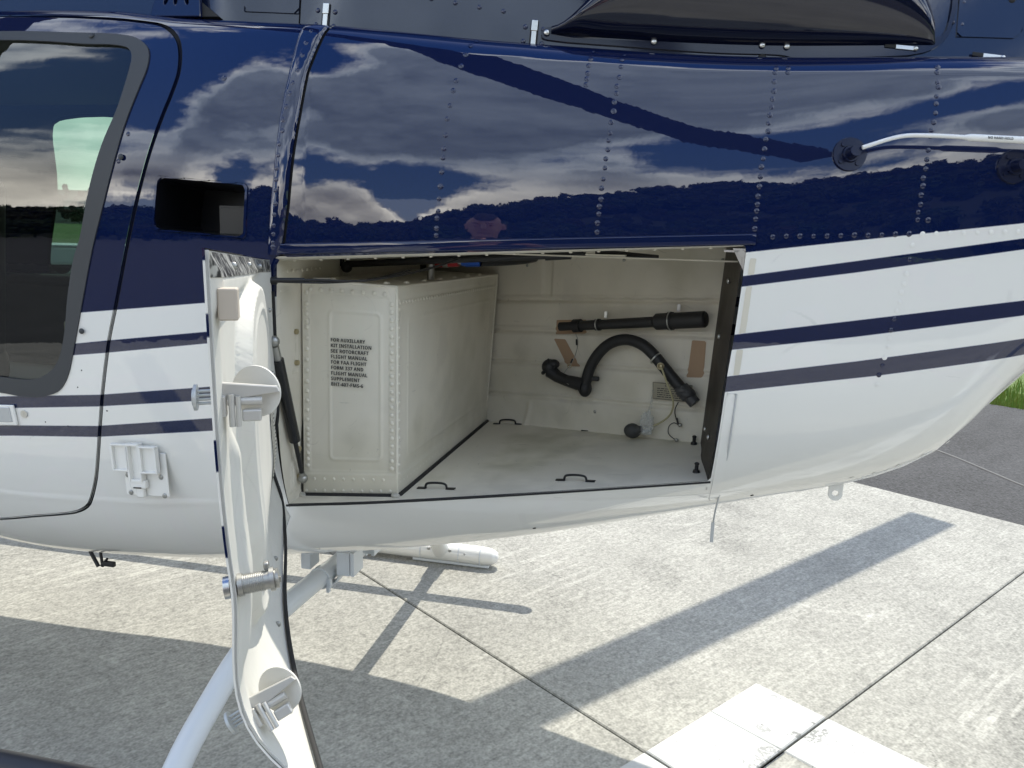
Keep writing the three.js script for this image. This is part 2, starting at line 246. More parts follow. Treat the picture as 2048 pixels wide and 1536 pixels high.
// ------------------------------------------------------------------ ground: concrete pad slabs, asphalt, grass, hills
const E1 = V(Math.cos(.8325), 0, Math.sin(.8325)), E2 = V(Math.cos(2.4365), 0, Math.sin(2.4365));   // the two joint directions
const J0 = (() => { // crossing of the two joints
  const p = V(-.64, 0, -3.21), q = V(2.40, 0, -3.40), d = q.clone().sub(p), den = E1.x * E2.z - E1.z * E2.x, t = (d.x * E2.z - d.z * E2.x) / den; return p.addScaledVector(E1, t);
})();
const padP = (a, b, y = 0) => J0.clone().addScaledVector(E1, a).addScaledVector(E2, b).setY(y);
const CN = 2048, CS = 4.6;
// a periodic sheet of thin strokes (scuffs, scratches): values 0..1
function strokes(n, seed, count, len, wid, bend = .4, dir = null) {
  const m = new Float32Array(n * n), r = rng(seed);
  for (let i = 0; i < count; i++) {
    let x = r() * n, y = r() * n, a = dir === null ? r() * 6.283 : dir + (r() - .5) * .5; const L = n * len * (.3 + r()), w = n * wid * (.5 + r()), k = .35 + .65 * r(), b = (r() - .5) * bend / Math.max(8, L / 10);
    for (let t = 0; t < L; t++) { x += Math.cos(a); y += Math.sin(a); a += b; const f = k * Math.min(1, 4 * t / L, 4 * (1 - t / L)) * (.5 + .5 * h3(x | 0, y | 0, seed)); const W = Math.ceil(w); for (let dy = -W; dy <= W; dy++) for (let dx = -W; dx <= W; dx++) { const q = f * clamp(w + .6 - Math.hypot(dx, dy), 0, 1); const j = ((((y + dy) | 0) % n + n) % n) * n + (((x + dx) | 0) % n + n) % n; if (q > m[j]) m[j] = q; } }
  }
  return (u, v) => m[(Math.floor(v * n) % n) * n + Math.floor(u * n) % n];
}
const scuffW = strokes(1024, 61, 70, .05, .0016, 1.2), scuffD = strokes(1024, 62, 46, .03, .0008, 1), hair = strokes(1024, 63, 14, .16, .0004, .8);
const wearA = strokes(1024, 71, 60, .03, .0007, 1), wearB = strokes(1024, 72, 90, .09, .0006, .6, .2);
const grime = dataTex(1024, 1024, (x, y) => {
  const a = fbm2p(x * 4, y * 4, 4, 5, 21), b = fbm2p(x * 24, y * 9, 24, 3, 40), sp = n2p(x * 180, y * 180, 180, 180, 77);
  const k = 1 - .16 * sst(.52, .8, a) - .07 * (b - .5) - (sp > .975 ? .16 : 0) - .30 * wearA(x, y) - .12 * wearB(x, y) - .07 * sst(.62, .76, fbm2p(x * 7, y * 7, 7, 4, 27)); return [.74 * k, .70 * k * (1 - .01 * a), .60 * k * (1 - .05 * sst(.5, .8, a))];
});
M.bay = new THREE.MeshPhysicalMaterial({ map: grime, roughness: .62, side: THREE.DoubleSide });
const grime2 = dataTex(1024, 1024, (x, y) => {
  const a = fbm2p(x * 5, y * 5, 5, 5, 121), b = fbm2p(x * 30, y * 4, 30, 3, 140), sp = n2p(x * 160, y * 160, 160, 160, 177), st = n2p(x * 6, y * 120, 6, 120, 131) * n2p(x * 14, y * 14, 14, 14, 9);
  const k = 1 - .22 * sst(.5, .78, a) - .08 * (b - .5) - (sp > .97 ? .2 : 0) - (st > .72 ? .12 : 0) - .34 * wearA(y, x) - .14 * wearB(x, y) - .10 * sst(.6, .74, fbm2p(x * 6, y * 9, 18, 4, 127)); return [.72 * k, .68 * k, .585 * k * (1 - .08 * sst(.5, .8, a))];
});
M.floor = new THREE.MeshPhysicalMaterial({ map: grime2, roughness: .55, side: THREE.DoubleSide });
M.tank = new THREE.MeshPhysicalMaterial({ map: grime, color: rgb(1.09, 1.10, 1.10), roughness: .42, side: THREE.DoubleSide });
const linerW = strokes(512, 81, 60, .04, .001, 1), linerS = strokes(512, 82, 90, .3, .0012, .2, 1.57);
const cloth = dataTex(512, 512, (x, y) => { const a = fbm2p(x * 6, y * 6, 6, 4, 5), w = .94 + .06 * Math.sin(y * 512 * .8); const k = 1 - .1 * a - .22 * linerW(x, y) - .1 * linerS(x, y); return [.66 * k, .65 * k, .60 * k]; }); cloth.repeat.set(3, 3);
M.liner = new THREE.MeshPhysicalMaterial({ map: cloth, roughness: .8, side: THREE.DoubleSide });
const concrete = dataTex(CN, CN, (x, y) => {
  const big = fbm2p(x * 4, y * 4, 4, 5, 201), mid = fbm2p(x * 26, y * 26, 26, 3, 230);
  const br = n2p(x * 70, y * 1100, 70, 1100, 251) * .5 + n2p(x * 200, y * 700, 200, 700, 261) * .5, gr = n2p(x * 900, y * 900, 900, 900, 271);
  const pit = n2p(x * 420, y * 420, 420, 420, 281), scuff = n2p(x * 20, y * 260, 20, 260, 291) * fbm2p(x * 7, y * 7, 7, 3, 299);
  const spot = sst(.70, .78, fbm2p(x * 9, y * 9, 9, 4, 205));
  let k = 1 + .38 * (big - .5) + .26 * (mid - .5) + .42 * (br - .5) * sst(.42, .75, mid + .3 * big) + .5 * (gr - .5) + .3 * (n2p(x * 330, y * 420, 330, 420, 275) - .5) - (pit > .9 ? .26 * (pit - .9) * 10 : 0) + (scuff > .55 ? .18 : 0) + .26 * scuffW(x, y) - .4 * scuffD(x, y) - .4 * hair(x, y) - .16 * spot;
  k = Math.max(.3, k); return [.292 * k, .287 * k, .256 * k];
});
const concreteBump = dataTex(1024, 1024, (x, y) => { const v = .5 * n2p(x * 70, y * 512, 70, 512, 251) + .3 * n2p(x * 512, y * 512, 512, 512, 271) + .2 * fbm2p(x * 40, y * 40, 40, 3, 7); return [v, v, v]; }, false);
for (const t of [concrete, concreteBump]) t.repeat.set(1 / CS, 1 / CS);
M.concrete = new THREE.MeshPhysicalMaterial({ map: concrete, bumpMap: concreteBump, bumpScale: .0022, roughness: .88 });
const asph = dataTex(1024, 1024, (x, y) => {
  const a = fbm2p(x * 5, y * 5, 5, 4, 301), g = n2p(x * 340, y * 340, 340, 340, 311), g2 = n2p(x * 190, y * 190, 190, 190, 321), sp = n2p(x * 260, y * 260, 260, 260, 331), st = n2p(x * 4, y * 26, 4, 26, 341);
  let k = .042 * (1 + .35 * (a - .5) + 1.0 * (g - .5) + .6 * (g2 - .5) + .3 * (st - .5)); if (sp > .965) k += .09; return [k, k, k * 1.03];
}); asph.repeat.set(1 / 2.4, 1 / 2.4);
const asphB = dataTex(512, 512, (x, y) => { const v = n2p(x * 170, y * 170, 170, 170, 311); return [v, v, v]; }, false); asphB.repeat.set(1 / 1.2, 1 / 1.2);
M.asphalt = new THREE.MeshPhysicalMaterial({ map: asph, bumpMap: asphB, bumpScale: .003, roughness: .9 });
const soil = dataTex(512, 512, (x, y) => { const a = fbm2p(x * 8, y * 8, 8, 5, 401); return [.07 + .06 * a, .10 + .10 * a, .028 + .02 * a]; }); soil.repeat.set(.2, .2);
M.soil = new THREE.MeshPhysicalMaterial({ map: soil, roughness: 1 });
{
  const g = new THREE.PlaneGeometry(1600, 1600, 1, 1).rotateX(-Math.PI / 2); const uv = g.attributes.uv; for (let i = 0; i < uv.count; i++) uv.setXY(i, uv.getX(i) * 1600, uv.getY(i) * 1600);
  const m = mesh('ground', g.translate(0, -.16, 0), M.soil); tag(m, 'green field stretching away round the landing pad', null, null, 'structure');
}
const PAD_B1 = -3.08; // pad edge beyond the first joint, on the side away from the camera
function slabGeo(a0, a1, b0, b1, y0, y1) {
  const bev = .004, out = []; const pos = [], uv = [];
  const q = (A, B, C, D) => { for (const p of [A, B, C, A, C, D]) { pos.push(p.x, p.y, p.z); const d = p.clone().sub(J0); const den = E1.x * E2.z - E1.z * E2.x; uv.push((d.x * -E1.z + d.z * E1.x), -(d.x * E1.x + d.z * E1.z)); } };
  const c = (a, b, y) => padP(a, b, y), t = [c(a0 + bev, b0 + bev, y1), c(a1 - bev, b0 + bev, y1), c(a1 - bev, b1 - bev, y1), c(a0 + bev, b1 - bev, y1)], m = [c(a0, b0, y1 - bev), c(a1, b0, y1 - bev), c(a1, b1, y1 - bev), c(a0, b1, y1 - bev)], z = [c(a0, b0, y0), c(a1, b0, y0), c(a1, b1, y0), c(a0, b1, y0)];
  q(t[3], t[2], t[1], t[0]); for (let i = 0; i < 4; i++) { const j = (i + 1) % 4; q(t[i], t[j], m[j], m[i]); q(m[i], m[j], z[j], z[i]); }
  const g = new THREE.BufferGeometry(); g.setAttribute('position', new THREE.Float32BufferAttribute(pos, 3)); g.setAttribute('uv', new THREE.Float32BufferAttribute(uv, 2)); g.computeVertexNormals();
  const n = g.attributes.normal; for (let i = 0; i < 6; i++) n.setXYZ(i, 0, 1, 0); return g;
}
const pad = group('landing_pad'); tag(pad, 'pale brushed concrete landing pad of large square slabs', null, null, 'structure');
{
  const A = [-7.3, -3.65, 0, 3.65, 7.3], Bq = [PAD_B1, 0, 3.08, 6.16, 9.24], gp = .0030;
  for (let i = 0; i < 4; i++) for (let j = 0; j < 4; j++) mesh('concrete_slab', slabGeo(A[i] + gp, A[i + 1] - gp, Bq[j] + gp, Bq[j + 1] - gp, -.12, 0), M.concrete, pad);
  mesh('joint_sealant', slabGeo(-7.3, 7.3, PAD_B1 + .01, 9.24, -.13, -.012), M.black, pad);
  // white painted corner of the pad border: edges .26 m apart
  const K = (() => { const d = V(.86, 0, -2.42).sub(J0), den = E1.x * E2.z - E1.z * E2.x; return [(d.x * E2.z - d.z * E2.x) / den, (E1.x * d.z - E1.z * d.x) / den]; })();
  const wn = dataTex(1024, 1024, (x, y) => { const a = fbm2p(x * 6, y * 6, 6, 5, 501), sp = n2p(x * 150, y * 150, 150, 150, 511), c = n2p(x * 30, y * 30, 30, 30, 521), g3 = n2p(x * 260, y * 260, 260, 260, 531), k = 1 - .2 * sst(.42, .7, a) - .08 * (g3 - .5) - (sp > .92 && c > .5 ? .4 : 0) - .3 * scuffD(x, y) - .4 * (sst(.66, .72, fbm2p(x * 14, y * 14, 14, 3, 541))) * (g3 > .45 ? 1 : .2); return [.56 * k, .565 * k, .545 * k]; }); wn.repeat.set(1 / 1.3, 1 / 1.3);
  M.padPaint = new THREE.MeshPhysicalMaterial({ map: wn, bumpMap: concreteBump, bumpScale: .0012, roughness: .7 });
  const w = .2590, parts = [], g2 = gp + .001;
  // strips are cut where the joints cross them
  const cut = (a0, a1, b0, b1) => { const as = [a0, ...[-3.65, 0, 3.65].filter((x) => x > a0 && x < a1), a1], bs = [b0, ...[0, 3.08].filter((x) => x > b0 && x < b1), b1]; for (let i = 0; i + 1 < as.length; i++) for (let j = 0; j + 1 < bs.length; j++) parts.push(slabGeo(as[i] + (i ? g2 : 0), as[i + 1] - (i + 2 < as.length ? g2 : 0), bs[j] + (j ? g2 : 0), bs[j + 1] - (j + 2 < bs.length ? g2 : 0), .0005, .004)); };
  cut(K[0], K[0] + 4.2, K[1], K[1] + w); cut(K[0], K[0] + w, K[1] + w + .0002, K[1] + 4.2);
  tag(mesh('pad_marking', parts, M.padPaint), 'white painted right-angle corner marking on the concrete', null, null, 'structure');
  // asphalt beyond the pad edge
  const ag = [slabGeo(-40, 40, -6.55, PAD_B1 - .004, -.12, -.006), slabGeo(-60, 60, 9.245, 70, -.12, -.006), slabGeo(-60, -7.305, PAD_B1, 9.24, -.12, -.006), slabGeo(7.305, 60, PAD_B1, 9.24, -.12, -.006)]; tag(mesh('asphalt_apron', ag, M.asphalt), 'dark grey asphalt surrounding the concrete pad', null, null, 'structure');
  const crack = []; { const p = [[3.35, 0, -4.30], [3.25, 0, -4.73], [3.14, 0, -5.45], [3.0, 0, -5.9], [2.2, 0, -6.6], [1.2, 0, -7.4]].map((q) => V(q[0], -.004, q[2])); crack.push(tube(p, .012, 60, 6).scale(1, .25, 1).translate(0, -.003, 0)); }
  tag(mesh('tar_seam', crack, M.black), 'thin black tar seam wandering across the asphalt', null, null, 'structure');
  // grass beyond the asphalt
  const r = rng(99), blade = new THREE.BufferGeometry(); blade.setAttribute('position', new THREE.Float32BufferAttribute([-.004, 0, 0, .004, 0, 0, .003, .06, .008, .0, .12, .03], 3)); blade.setIndex([0, 1, 2, 0, 2, 3]); blade.computeVertexNormals();
  const N = 26000, gm = new THREE.InstancedMesh(blade, std(rgb(.13, .22, .035), .8), N), mm = new THREE.Matrix4(), col = new THREE.Color();
  for (let i = 0; i < N; i++) { const a = lerp(-8, 1.5, r()), b = -6.5 - 2.4 * r() * r() - .02, p = padP(a, b, -.12); mm.makeRotationY(r() * 6.28).scale(V(1, .7 + r() * .9, 1)).setPosition(p.x, p.y, p.z); gm.setMatrixAt(i, mm); gm.setColorAt(i, col.setRGB(.8 + .7 * r(), .8 + .4 * r(), .6 + .4 * r())); }
  gm.name = 'grass'; gm.castShadow = gm.receiveShadow = true; tag(gm, 'bright green mown grass at the edge of the asphalt', null, null, 'stuff'); scene.add(gm);
}
// wooded hills: ridge height as an elevation angle for each bearing from the pad (0 = straight behind the camera, + towards the tail)
{
  const R = [[-180, 1.6], [-150, 2.0], [-125, 1.7], [-95, 2.2], [-80, 2.6], [-60, 1.6], [-50, 2.2], [-42, 4.5], [-37, 6], [-34.5, 10.5], [-31.5, 11], [-30, 3], [-26, 1.0], [-14, .8], [-9, 2.2], [-5, 5], [-1, 8], [4, 11.5], [9, 13.6], [14, 15], [20, 14.2], [28, 13.6], [35, 15], [50, 14], [70, 10], [100, 7], [130, 5], [180, 1.6]];
  const el = (az) => pchip(R.map((q) => q[0]), R.map((q) => q[1]), az);
  const n = 360, rows = 10, D0 = 70;
  const P = (u, k) => { const az = u * 2 * Math.PI - Math.PI, fs = 1 + 2.6 * sst(-.1, -.6, Math.cos(az)), D1 = 190 * fs, d = lerp(D0 * fs, D1, k), rough = 1 + .12 * (fbm(Math.sin(az) * 9, k * 3, Math.cos(az) * 9, 4) - .5); return [d * Math.sin(az), (k === 0 ? -1 : D1 * Math.tan(el(az * 180 / Math.PI) * Math.PI / 180) * Math.pow(k, 1.3) * rough * .92), d * Math.cos(az), u * 200, k * 30]; };
  const hillTex = dataTex(512, 512, (x, y) => { const a = fbm2p(x * 12, y * 12, 12, 5, 601), k = .4 + 1.2 * a; return [.009 * k, .015 * k, .009 * k]; });
  const hm_ = new THREE.MeshPhysicalMaterial({ map: hillTex, roughness: 1, side: THREE.DoubleSide });
  tag(mesh('wooded_hill', grid(n, rows, (u, k) => P(u, k)), hm_), 'dark wooded hills ringing the airfield', null, null, 'structure');
  // trees on it
  const r = rng(41), leaf = []; for (let i = 0; i < 150; i++) { const a = r() * 6.28, y = r(), rr = .52 * Math.sqrt(1 - (y * 1.6 - .8) ** 2) * (.5 + .5 * r()); const t = new THREE.TetrahedronGeometry(.09 + .07 * r()).rotateX(r() * 3).rotateZ(r() * 3).translate(rr * Math.cos(a), .25 + y * .85, rr * Math.sin(a)); leaf.push(t); }
  leaf.push(new THREE.CylinderGeometry(.03, .05, .5, 5).translate(0, .2, 0));
  const tg = merge(leaf), N = 5200, im = new THREE.InstancedMesh(tg, std(rgb(.012, .021, .011), .95), N), mm = new THREE.Matrix4(), c = new THREE.Color();
  for (let i = 0; i < N; i++) { const near = i < 1700; const u = near ? (.5 + (-60 + 130 * r()) / 360) : r(), k = near ? .55 + .45 * r() : r(); const p = P((u + 1) % 1, k), s = (3 + 4.5 * r()) * (near ? 1 : .55); mm.makeRotationY(r() * 6.28).scale(V(s * .95, s * (1 + .5 * r()), s * .95)).setPosition(p[0], p[1] - .3, p[2]); im.setMatrixAt(i, mm); im.setColorAt(i, c.setRGB(.6 + .8 * r(), .7 + .6 * r(), .6 + .5 * r())); }
  im.name = 'forest'; tag(im, 'dense dark green trees covering the hills', null, null, 'stuff'); scene.add(im);
}

// ------------------------------------------------------------------ helicopter
const heli = group('helicopter'); heli.position.copy(ORG); heli.rotation.y = -YAW;
tag(heli, 'navy and white helicopter with three dark side bands and its baggage door open', 'helicopter');
const toWorld = (s, h, w) => V(s, h, w).applyAxisAngle(V(0, 1, 0), -YAW).add(ORG);
const sEnd = 1.7, sBeg = -2.35;
const skinSd = (s, v) => Math.max(v - vmax(s), hb(s) + .1 - v, Math.abs(s - (sEnd + sBeg) / 2) - (sEnd - sBeg) / 2);
{
  // cabin side, forward of the door post
  const gapD = .0045;
  mesh('cabin_skin', [patch(sBeg, .03, .55, 2.06, .0125, (s, v) => Math.max(skinSd(s, v), -(sdPoly(DOOR, s, v) - gapD), v > 1.43 ? s - lineAt(JR, v) + .0 : s + .079 + (v < .9 ? 0 : 0), v > 1.4 ? -sdPoly(INLET, s, v) : -1)), wall(DOOR.filter((p) => p[0] > -2.2), .0, -.03, (s, v, o) => onSkin(s, v, o), false)], M.paint, heli);
  // aft side with the baggage opening
  mesh('tail_skin', patch(-.09, sEnd, .55, 2.0, .0105, (s, v) => Math.max(skinSd(s, v), v > 1.43 ? lineAt(JR, v) + .0055 - s : (-.079 - s), -sdPoly(BAY, s, v))), M.paint, heli);
  mesh('joint_backing', patch(-.09, .06, 1.43, 1.97, .01, (s, v) => Math.max(skinSd(s, v), Math.abs(s - lineAt(JR, v) - .003) - .02), -.006), M.rubber, heli);
  { const mid = (v) => (lineAt(JL, v) + lineAt(JR, v)) / 2, hw = (v) => (lineAt(JR, v) - lineAt(JL, v)) / 2; const g = patch(-.09, .02, 1.434, 1.91, .004, (s, v) => Math.max(Math.abs(s - mid(v)) - hw(v), 1.436 - v, v - 1.905), (s, v) => .0015 + .0045 * sst(1, .82, Math.abs(s - mid(v)) / hw(v)) + .0012 * (1 - ((s - mid(v)) / hw(v)) ** 2)); g.computeVertexNormals(); mesh('frame_strip', g, M.paint, heli); }
  // belly and far side
  const belly = grid(70, 40, (u, k) => { const s = lerp(sBeg, sEnd, u), w1 = skin(s, hb(s) + .1 + .004)[1], w = lerp(w1, -w1, k), h = hl(s) - (hl(s) - hb(s)) * Math.pow(Math.max(0, 1 - Math.pow(Math.abs(w) / Wd(s), 2.2)), 1 / 5); return [s, h, w, s, k]; });
  mesh('belly_skin', belly, M.white, heli);
  const far = (s, v, o) => { const [p, n] = onSkin(s, v, o); p.z = -p.z; n.z = -n.z; return [p, n]; };
  const FARWIN = smoothPoly([[-1.32, 1.27], [-1.28, 1.80], [-1.31, 1.862], [-1.66, 1.878], [-1.735, 1.85], [-1.80, 1.6], [-1.872, 1.31], [-1.86, 1.27]], 4);
  const farShift = (s, v) => sdPoly(FARWIN, s, v);
  mesh('far_skin', [patch(sBeg, sEnd, .55, 2.06, .03, (s, v) => Math.max(v - vmax(s), hb(s) + .1 - v, s - sEnd, -farShift(s, v)), 0, far, true)], M.paint, heli);
  mesh('far_window', patch(-1.95, -1.2, 1.2, 1.95, .02, (s, v) => farShift(s, v) - .01, -.006, far, true), new THREE.MeshPhysicalMaterial({ color: rgb(.15, .235, .20), transmission: 1, roughness: 0, thickness: 0, ior: 1.45, side: THREE.DoubleSide }), heli);
  // nose, out of the frame to the left
  const nose = grid(24, 40, (u, k) => { const q = Math.sqrt(Math.max(0, 1 - (u * .999) ** 2)), s = sBeg - .0 - u * 1.5, a = k * Math.PI * 2, s0 = sBeg; const cs = Math.cos(a), sn = Math.sin(a); const w = Wd(s0) * Math.sign(cs) * Math.pow(Math.abs(cs), .6) * q, hc = 1.2, h = hc + (sn > 0 ? .82 : .64) * Math.sign(sn) * Math.pow(Math.abs(sn), .7) * q * (sn > 0 ? 1 : 1) - .15 * u; return [s, h, w, s, h]; });
  mesh('nose_shell', nose, M.paint, heli);
}
// engine cowling above the shoulder
const cowlBase = (s) => { const v = vmax(s), a = skin(s, v); return [a[0] - .012, a[1] - .012]; };
function cowlPt(s, k, off = 0) { // k: metres up the cowling side, leaning in, then over the top
  const [h0, w0] = cowlBase(s); const lean = .17, L = .36, R = .2; let h, w, nx = .0, nh = Math.sin(lean), nw = Math.cos(lean);
  if (k < L) { h = h0 + k * Math.cos(lean); w = w0 - k * Math.sin(lean); } else { const t = Math.min((k - L) / R, Math.PI / 2 - lean); h = h0 + L * Math.cos(lean) + R * (Math.sin(lean + t) - Math.sin(lean)); w = w0 - L * Math.sin(lean) - R * (Math.cos(lean) - Math.cos(lean + t)); nh = Math.sin(lean + t); nw = Math.cos(lean + t); }
  const e = .01, b = cowlBase(s + e), c = cowlBase(s - e), ds = V(2 * e, b[0] - c[0], b[1] - c[1]).normalize(), n = V(nx, nh, nw); n.addScaledVector(ds, -n.dot(ds)).normalize();
  return [V(s + n.x * off, h + n.y * off, w + n.z * off), n];
}
{
  const K = .36 + .2 * (Math.PI / 2 - .17);
  const G = [];
  const seams = [];
  const st = .03;
  mesh('engine_cowling', [patch(sBeg, -.075, .0, K, st, (s, k) => Math.max(s + .075, sBeg - s, -k), 0, cowlPt), patch(-.0715, sEnd, 0, K, st, (s, k) => Math.max(-.0715 - s, s - sEnd), 0, cowlPt), patch(sBeg, sEnd, 0, K, .06, (s, k) => -1, 0, (s, k, o) => { const [p, n] = cowlPt(s, k, o); p.z = -p.z; n.z = -n.z; return [p, n]; }, true)], M.cowl, heli);
  mesh('cowling_roof', grid(40, 8, (u, k) => { const s = lerp(sBeg, sEnd, u), [p] = cowlPt(s, K); return [s, p.y - .001 + .02 * Math.sin(Math.PI * k), lerp(p.z, -p.z, k), s, k]; }), M.cowl, heli);
  mesh('cowling_seam', patch(-.1, -.05, .002, .4, .01, () => -1, -.004, cowlPt), M.rubber, heli);
  // cabin roof step left of the post: a raised panel with a seam
  const panel = (P, o1, m, name) => mesh(name, plate(P, -.001, o1, .012, [], cowlPt), m, heli);
  panel([[-.20, .035], [-.075, .035], [-.075, .34], [-.20, .34]].map((p) => [p[0] - .0, p[1]]), .003, M.cowl, 'cowling_panel');
  panel([[-1.6, .045], [-.55, .045], [-.55, .34], [-1.6, .34]], .004, M.cowl, 'cowling_panel');
  // access hatch at the right
  const HT = [[1.272, .055], [1.385, .052], [1.40, .066], [1.405, .24], [1.272, .24]];
  panel(HT, .003, M.cowl, 'access_hatch');
  const hatch = heli.children[heli.children.length - 1];
  const pin = (s, k, r, hgt, mat, par = heli, name = 'fastener') => { const g = new THREE.LatheGeometry([[0, hgt], [r * .55, hgt * .95], [r * .9, hgt * .5], [r, 0]].map((p) => new THREE.Vector2(...p)), 10); const m = mesh(name, g, mat, par); const [p, n] = cowlPt(s, k, .0005); m.position.copy(p); m.quaternion.setFromUnitVectors(V(0, 1, 0), n); return m; };
  for (const [s, k] of [[1.262, .13], [1.262, .085], [1.281, .125], [1.281, .08]]) pin(s, k, .0055, .003, M.navy, hatch, 'hinge_rivet');
  pin(1.375, .13, .008, .006, M.rubber, hatch, 'hatch_latch');
  for (const s of [-.05]) ;
  const basis = (s, k, off) => { const [p, n] = cowlPt(s, k, off), x = V(1, 0, 0).addScaledVector(n, -n.x).normalize(), y = n.clone().cross(x); return new THREE.Matrix4().makeBasis(x, y, n).setPosition(p); };
  const put = (m, s, k, off = 0, turn = 0) => { m.applyMatrix4(basis(s, k, off)); if (turn) m.rotateZ(turn); return m; };
  // over-centre latches with four screws
  for (const [s, k] of [[-.015, .033], [.420, .036]]) {
    const l = group('cowling_latch', heli);
    mesh('latch_plate', [box(.017, .052, .003, 0, 0, .001, .0012)], M.rubber, l);
    mesh('latch_lever', [box(.0135, .023, .005, 0, .0145, .004, .0018), box(.0105, .03, .0042, 0, -.011, .0035, .0015), box(.014, .006, .004, 0, -.036, .002, .001)], M.steel, l);
    for (const [x, y] of [[-.019, .012], [.019, .010], [-.021, -.018], [.018, -.020]]) mesh('screw', ball([x, y, 0], .0052, 1, 1, .5, 8), M.navy, l);
    put(l, s, k, .0005, -.03);
  }
  // silver bonding straps
  for (const [s, k, t] of [[1.165, .032, -.06], [1.338, .014, -.07]]) { const l = group('bonding_strap', heli); mesh('strap_plate', [box(.042, .0085, .0016, .008, 0, .001, .0006), ball([.027, 0, .002], .005, 1, 1, .5, 8)], M.steel, l); mesh('strap_tail', [box(.022, .008, .002, -.024, .0005, .001, .0008)], M.rubber, l); put(l, s, k, .0052, t); }
  // row of small roof rivets and the dark fasteners at the top edge
  for (let i = 0; i < 5; i++) pin(.155 + i * .05, .093 - .004 * i, .005, .0025, M.navy);
  for (let i = 0; i < 5; i++) pin(1.29 + i * .03, .006, .0045, .002, M.steel);
  for (let i = 0; i < 16; i++) pin(-1.0 + i * .06, .008, .0035, .002, M.navy);
  // streamlined duct bulge with a flanged base plate
  const s0 = .455, s1 = 1.232, b0 = .035, Hd = .34;
  const bx = (u) => lerp(s0, s1, u);
  const hw = (u) => u < .12 ? lerp(.018, .24, sst(0, 1, u / .12 * .9)) : .24 + .05 * sst(.12, .4, u);
  const prof = (u) => (u < .3 ? .45 + .55 * sst(0, .3, u) : Math.pow(Math.max(0, 1 - ((u - .3) / .7) ** 2.2), .55));
  const topK = (u) => b0 + lerp(.016, .33, u < .3 ? sst(0, .3, u * .92 + .0) : 1) * (u < .3 ? 1 : Math.pow(Math.max(0, 1 - ((u - .3) / .7) ** 2.6), .6)) + .002;
  const bulge = grid(60, 26, (u, k) => { const s = bx(u), kk = lerp(b0, topK(u), k), o = .11 * prof(u) * Math.pow(Math.sin(Math.PI * clamp(k, 0, 1)), .62) * (u < .06 ? .25 + .75 * u / .06 : 1) + .001; const [p] = cowlPt(s, kk, o); return [p.x, p.y, p.z, s, kk]; });
  mesh('engine_duct', bulge, new THREE.MeshPhysicalMaterial({ color: rgb(.004, .006, .02), roughness: .07, ior: 1.65, side: THREE.DoubleSide }), heli);
  const FL = smoothPoly([[.436, .028], [.437, .042], [.45, .05], [.8, .052], [1.15, .05], [1.24, .055], [1.254, .085], [1.262, .2], [1.268, .2], [1.262, .08], [1.247, .045], [1.21, .022], [1.1, .014], [.95, .013], [.925, .018], [.8, .019], [.6, .022], [.45, .024]], 3);
  mesh('duct_flange', plate(FL, -.001, .0045, .008, [], cowlPt), M.flange, heli);
  for (const [s, k, m] of [[.446, .037, M.steel], [.665, .034, M.steel], [.885, .036, M.steel], [.935, .034, M.steel]]) { const p = pin(s, k, .0065, .004, m, heli, 'flange_screw'); const [q, n] = cowlPt(s, k, .0075); p.position.copy(q); }
  pin(.888, .012, .009, .007, M.rubber, heli, 'quarter_turn_latch');
  // mount bracket with slots at the upper left
  const br = group('roof_bracket', heli);
  const sh = new THREE.Shape(); sh.moveTo(-.065, 0); sh.lineTo(-.058, .028); sh.quadraticCurveTo(-.05, .06, -.03, .075); sh.lineTo(.045, .075); sh.quadraticCurveTo(.058, .03, .06, .004); sh.lineTo(.06, 0); sh.closePath();
  for (const x of [-.028, -.004, .024]) { const h = new THREE.Path(); h.absellipse(x, .034, .0062, .0125, 0, Math.PI * 2, false, x < -.01 ? -.3 : x > .01 ? .3 : 0); sh.holes.push(h); }
  mesh('bracket_plate', new THREE.ExtrudeGeometry(sh, { depth: .006, bevelEnabled: true, bevelSize: .0015, bevelThickness: .0015, bevelSegments: 2, curveSegments: 10 }), M.navy, br);
  const fin = new THREE.Shape(); fin.moveTo(0, 0); fin.lineTo(.045, 0); fin.lineTo(.0, .03); fin.closePath();
  mesh('bracket_fin', new THREE.ExtrudeGeometry(fin, { depth: .02, bevelEnabled: false }).translate(.058, .001, -.02), M.rubber, br);
  put(br, -.355, .012, .012, -.05);
  // mast, hub and four blades
  const mx = -1.30, mz = 0;
  mesh('rotor_mast', [new THREE.CylinderGeometry(.07, .09, 1.0, 20).translate(mx, 2.75, mz), new THREE.CylinderGeometry(.2, .22, .1, 24).translate(mx, 3.1, mz), new THREE.CylinderGeometry(.4, .62, .5, 24).translate(mx, 2.42, mz)], M.frame, heli);
  const sec = new THREE.Shape(); sec.moveTo(-.0675, 0); sec.bezierCurveTo(-.0675, .022, .05, .024, .175, .002); sec.lineTo(.175, -.002); sec.bezierCurveTo(.05, -.014, -.0675, -.018, -.0675, 0);
  for (let i = 0; i < 4; i++) {
    const dirW = Math.atan2(-.61, .79) + i * Math.PI / 2; // bearing in the scene's x,z
    const b = group('rotor_blade', heli); b.position.set(mx, 3.10, mz); b.rotation.y = -(dirW) + YAW;
    const g = new THREE.ExtrudeGeometry(sec, { depth: 4.6, steps: 10, bevelEnabled: false, curveSegments: 8 }).rotateY(Math.PI / 2).translate(.73, 0, .0); { const p = g.attributes.position; for (let k = 0; k < p.count; k++) { const x = p.getX(k); p.setY(k, p.getY(k) - .006 * x * x + .01); } g.computeVertexNormals(); }
    mesh('blade_skin', g, M.frame, b);
    mesh('blade_grip', box(.75, .07, .14, .42, .0, 0, .02), M.dullsteel, b);
  }
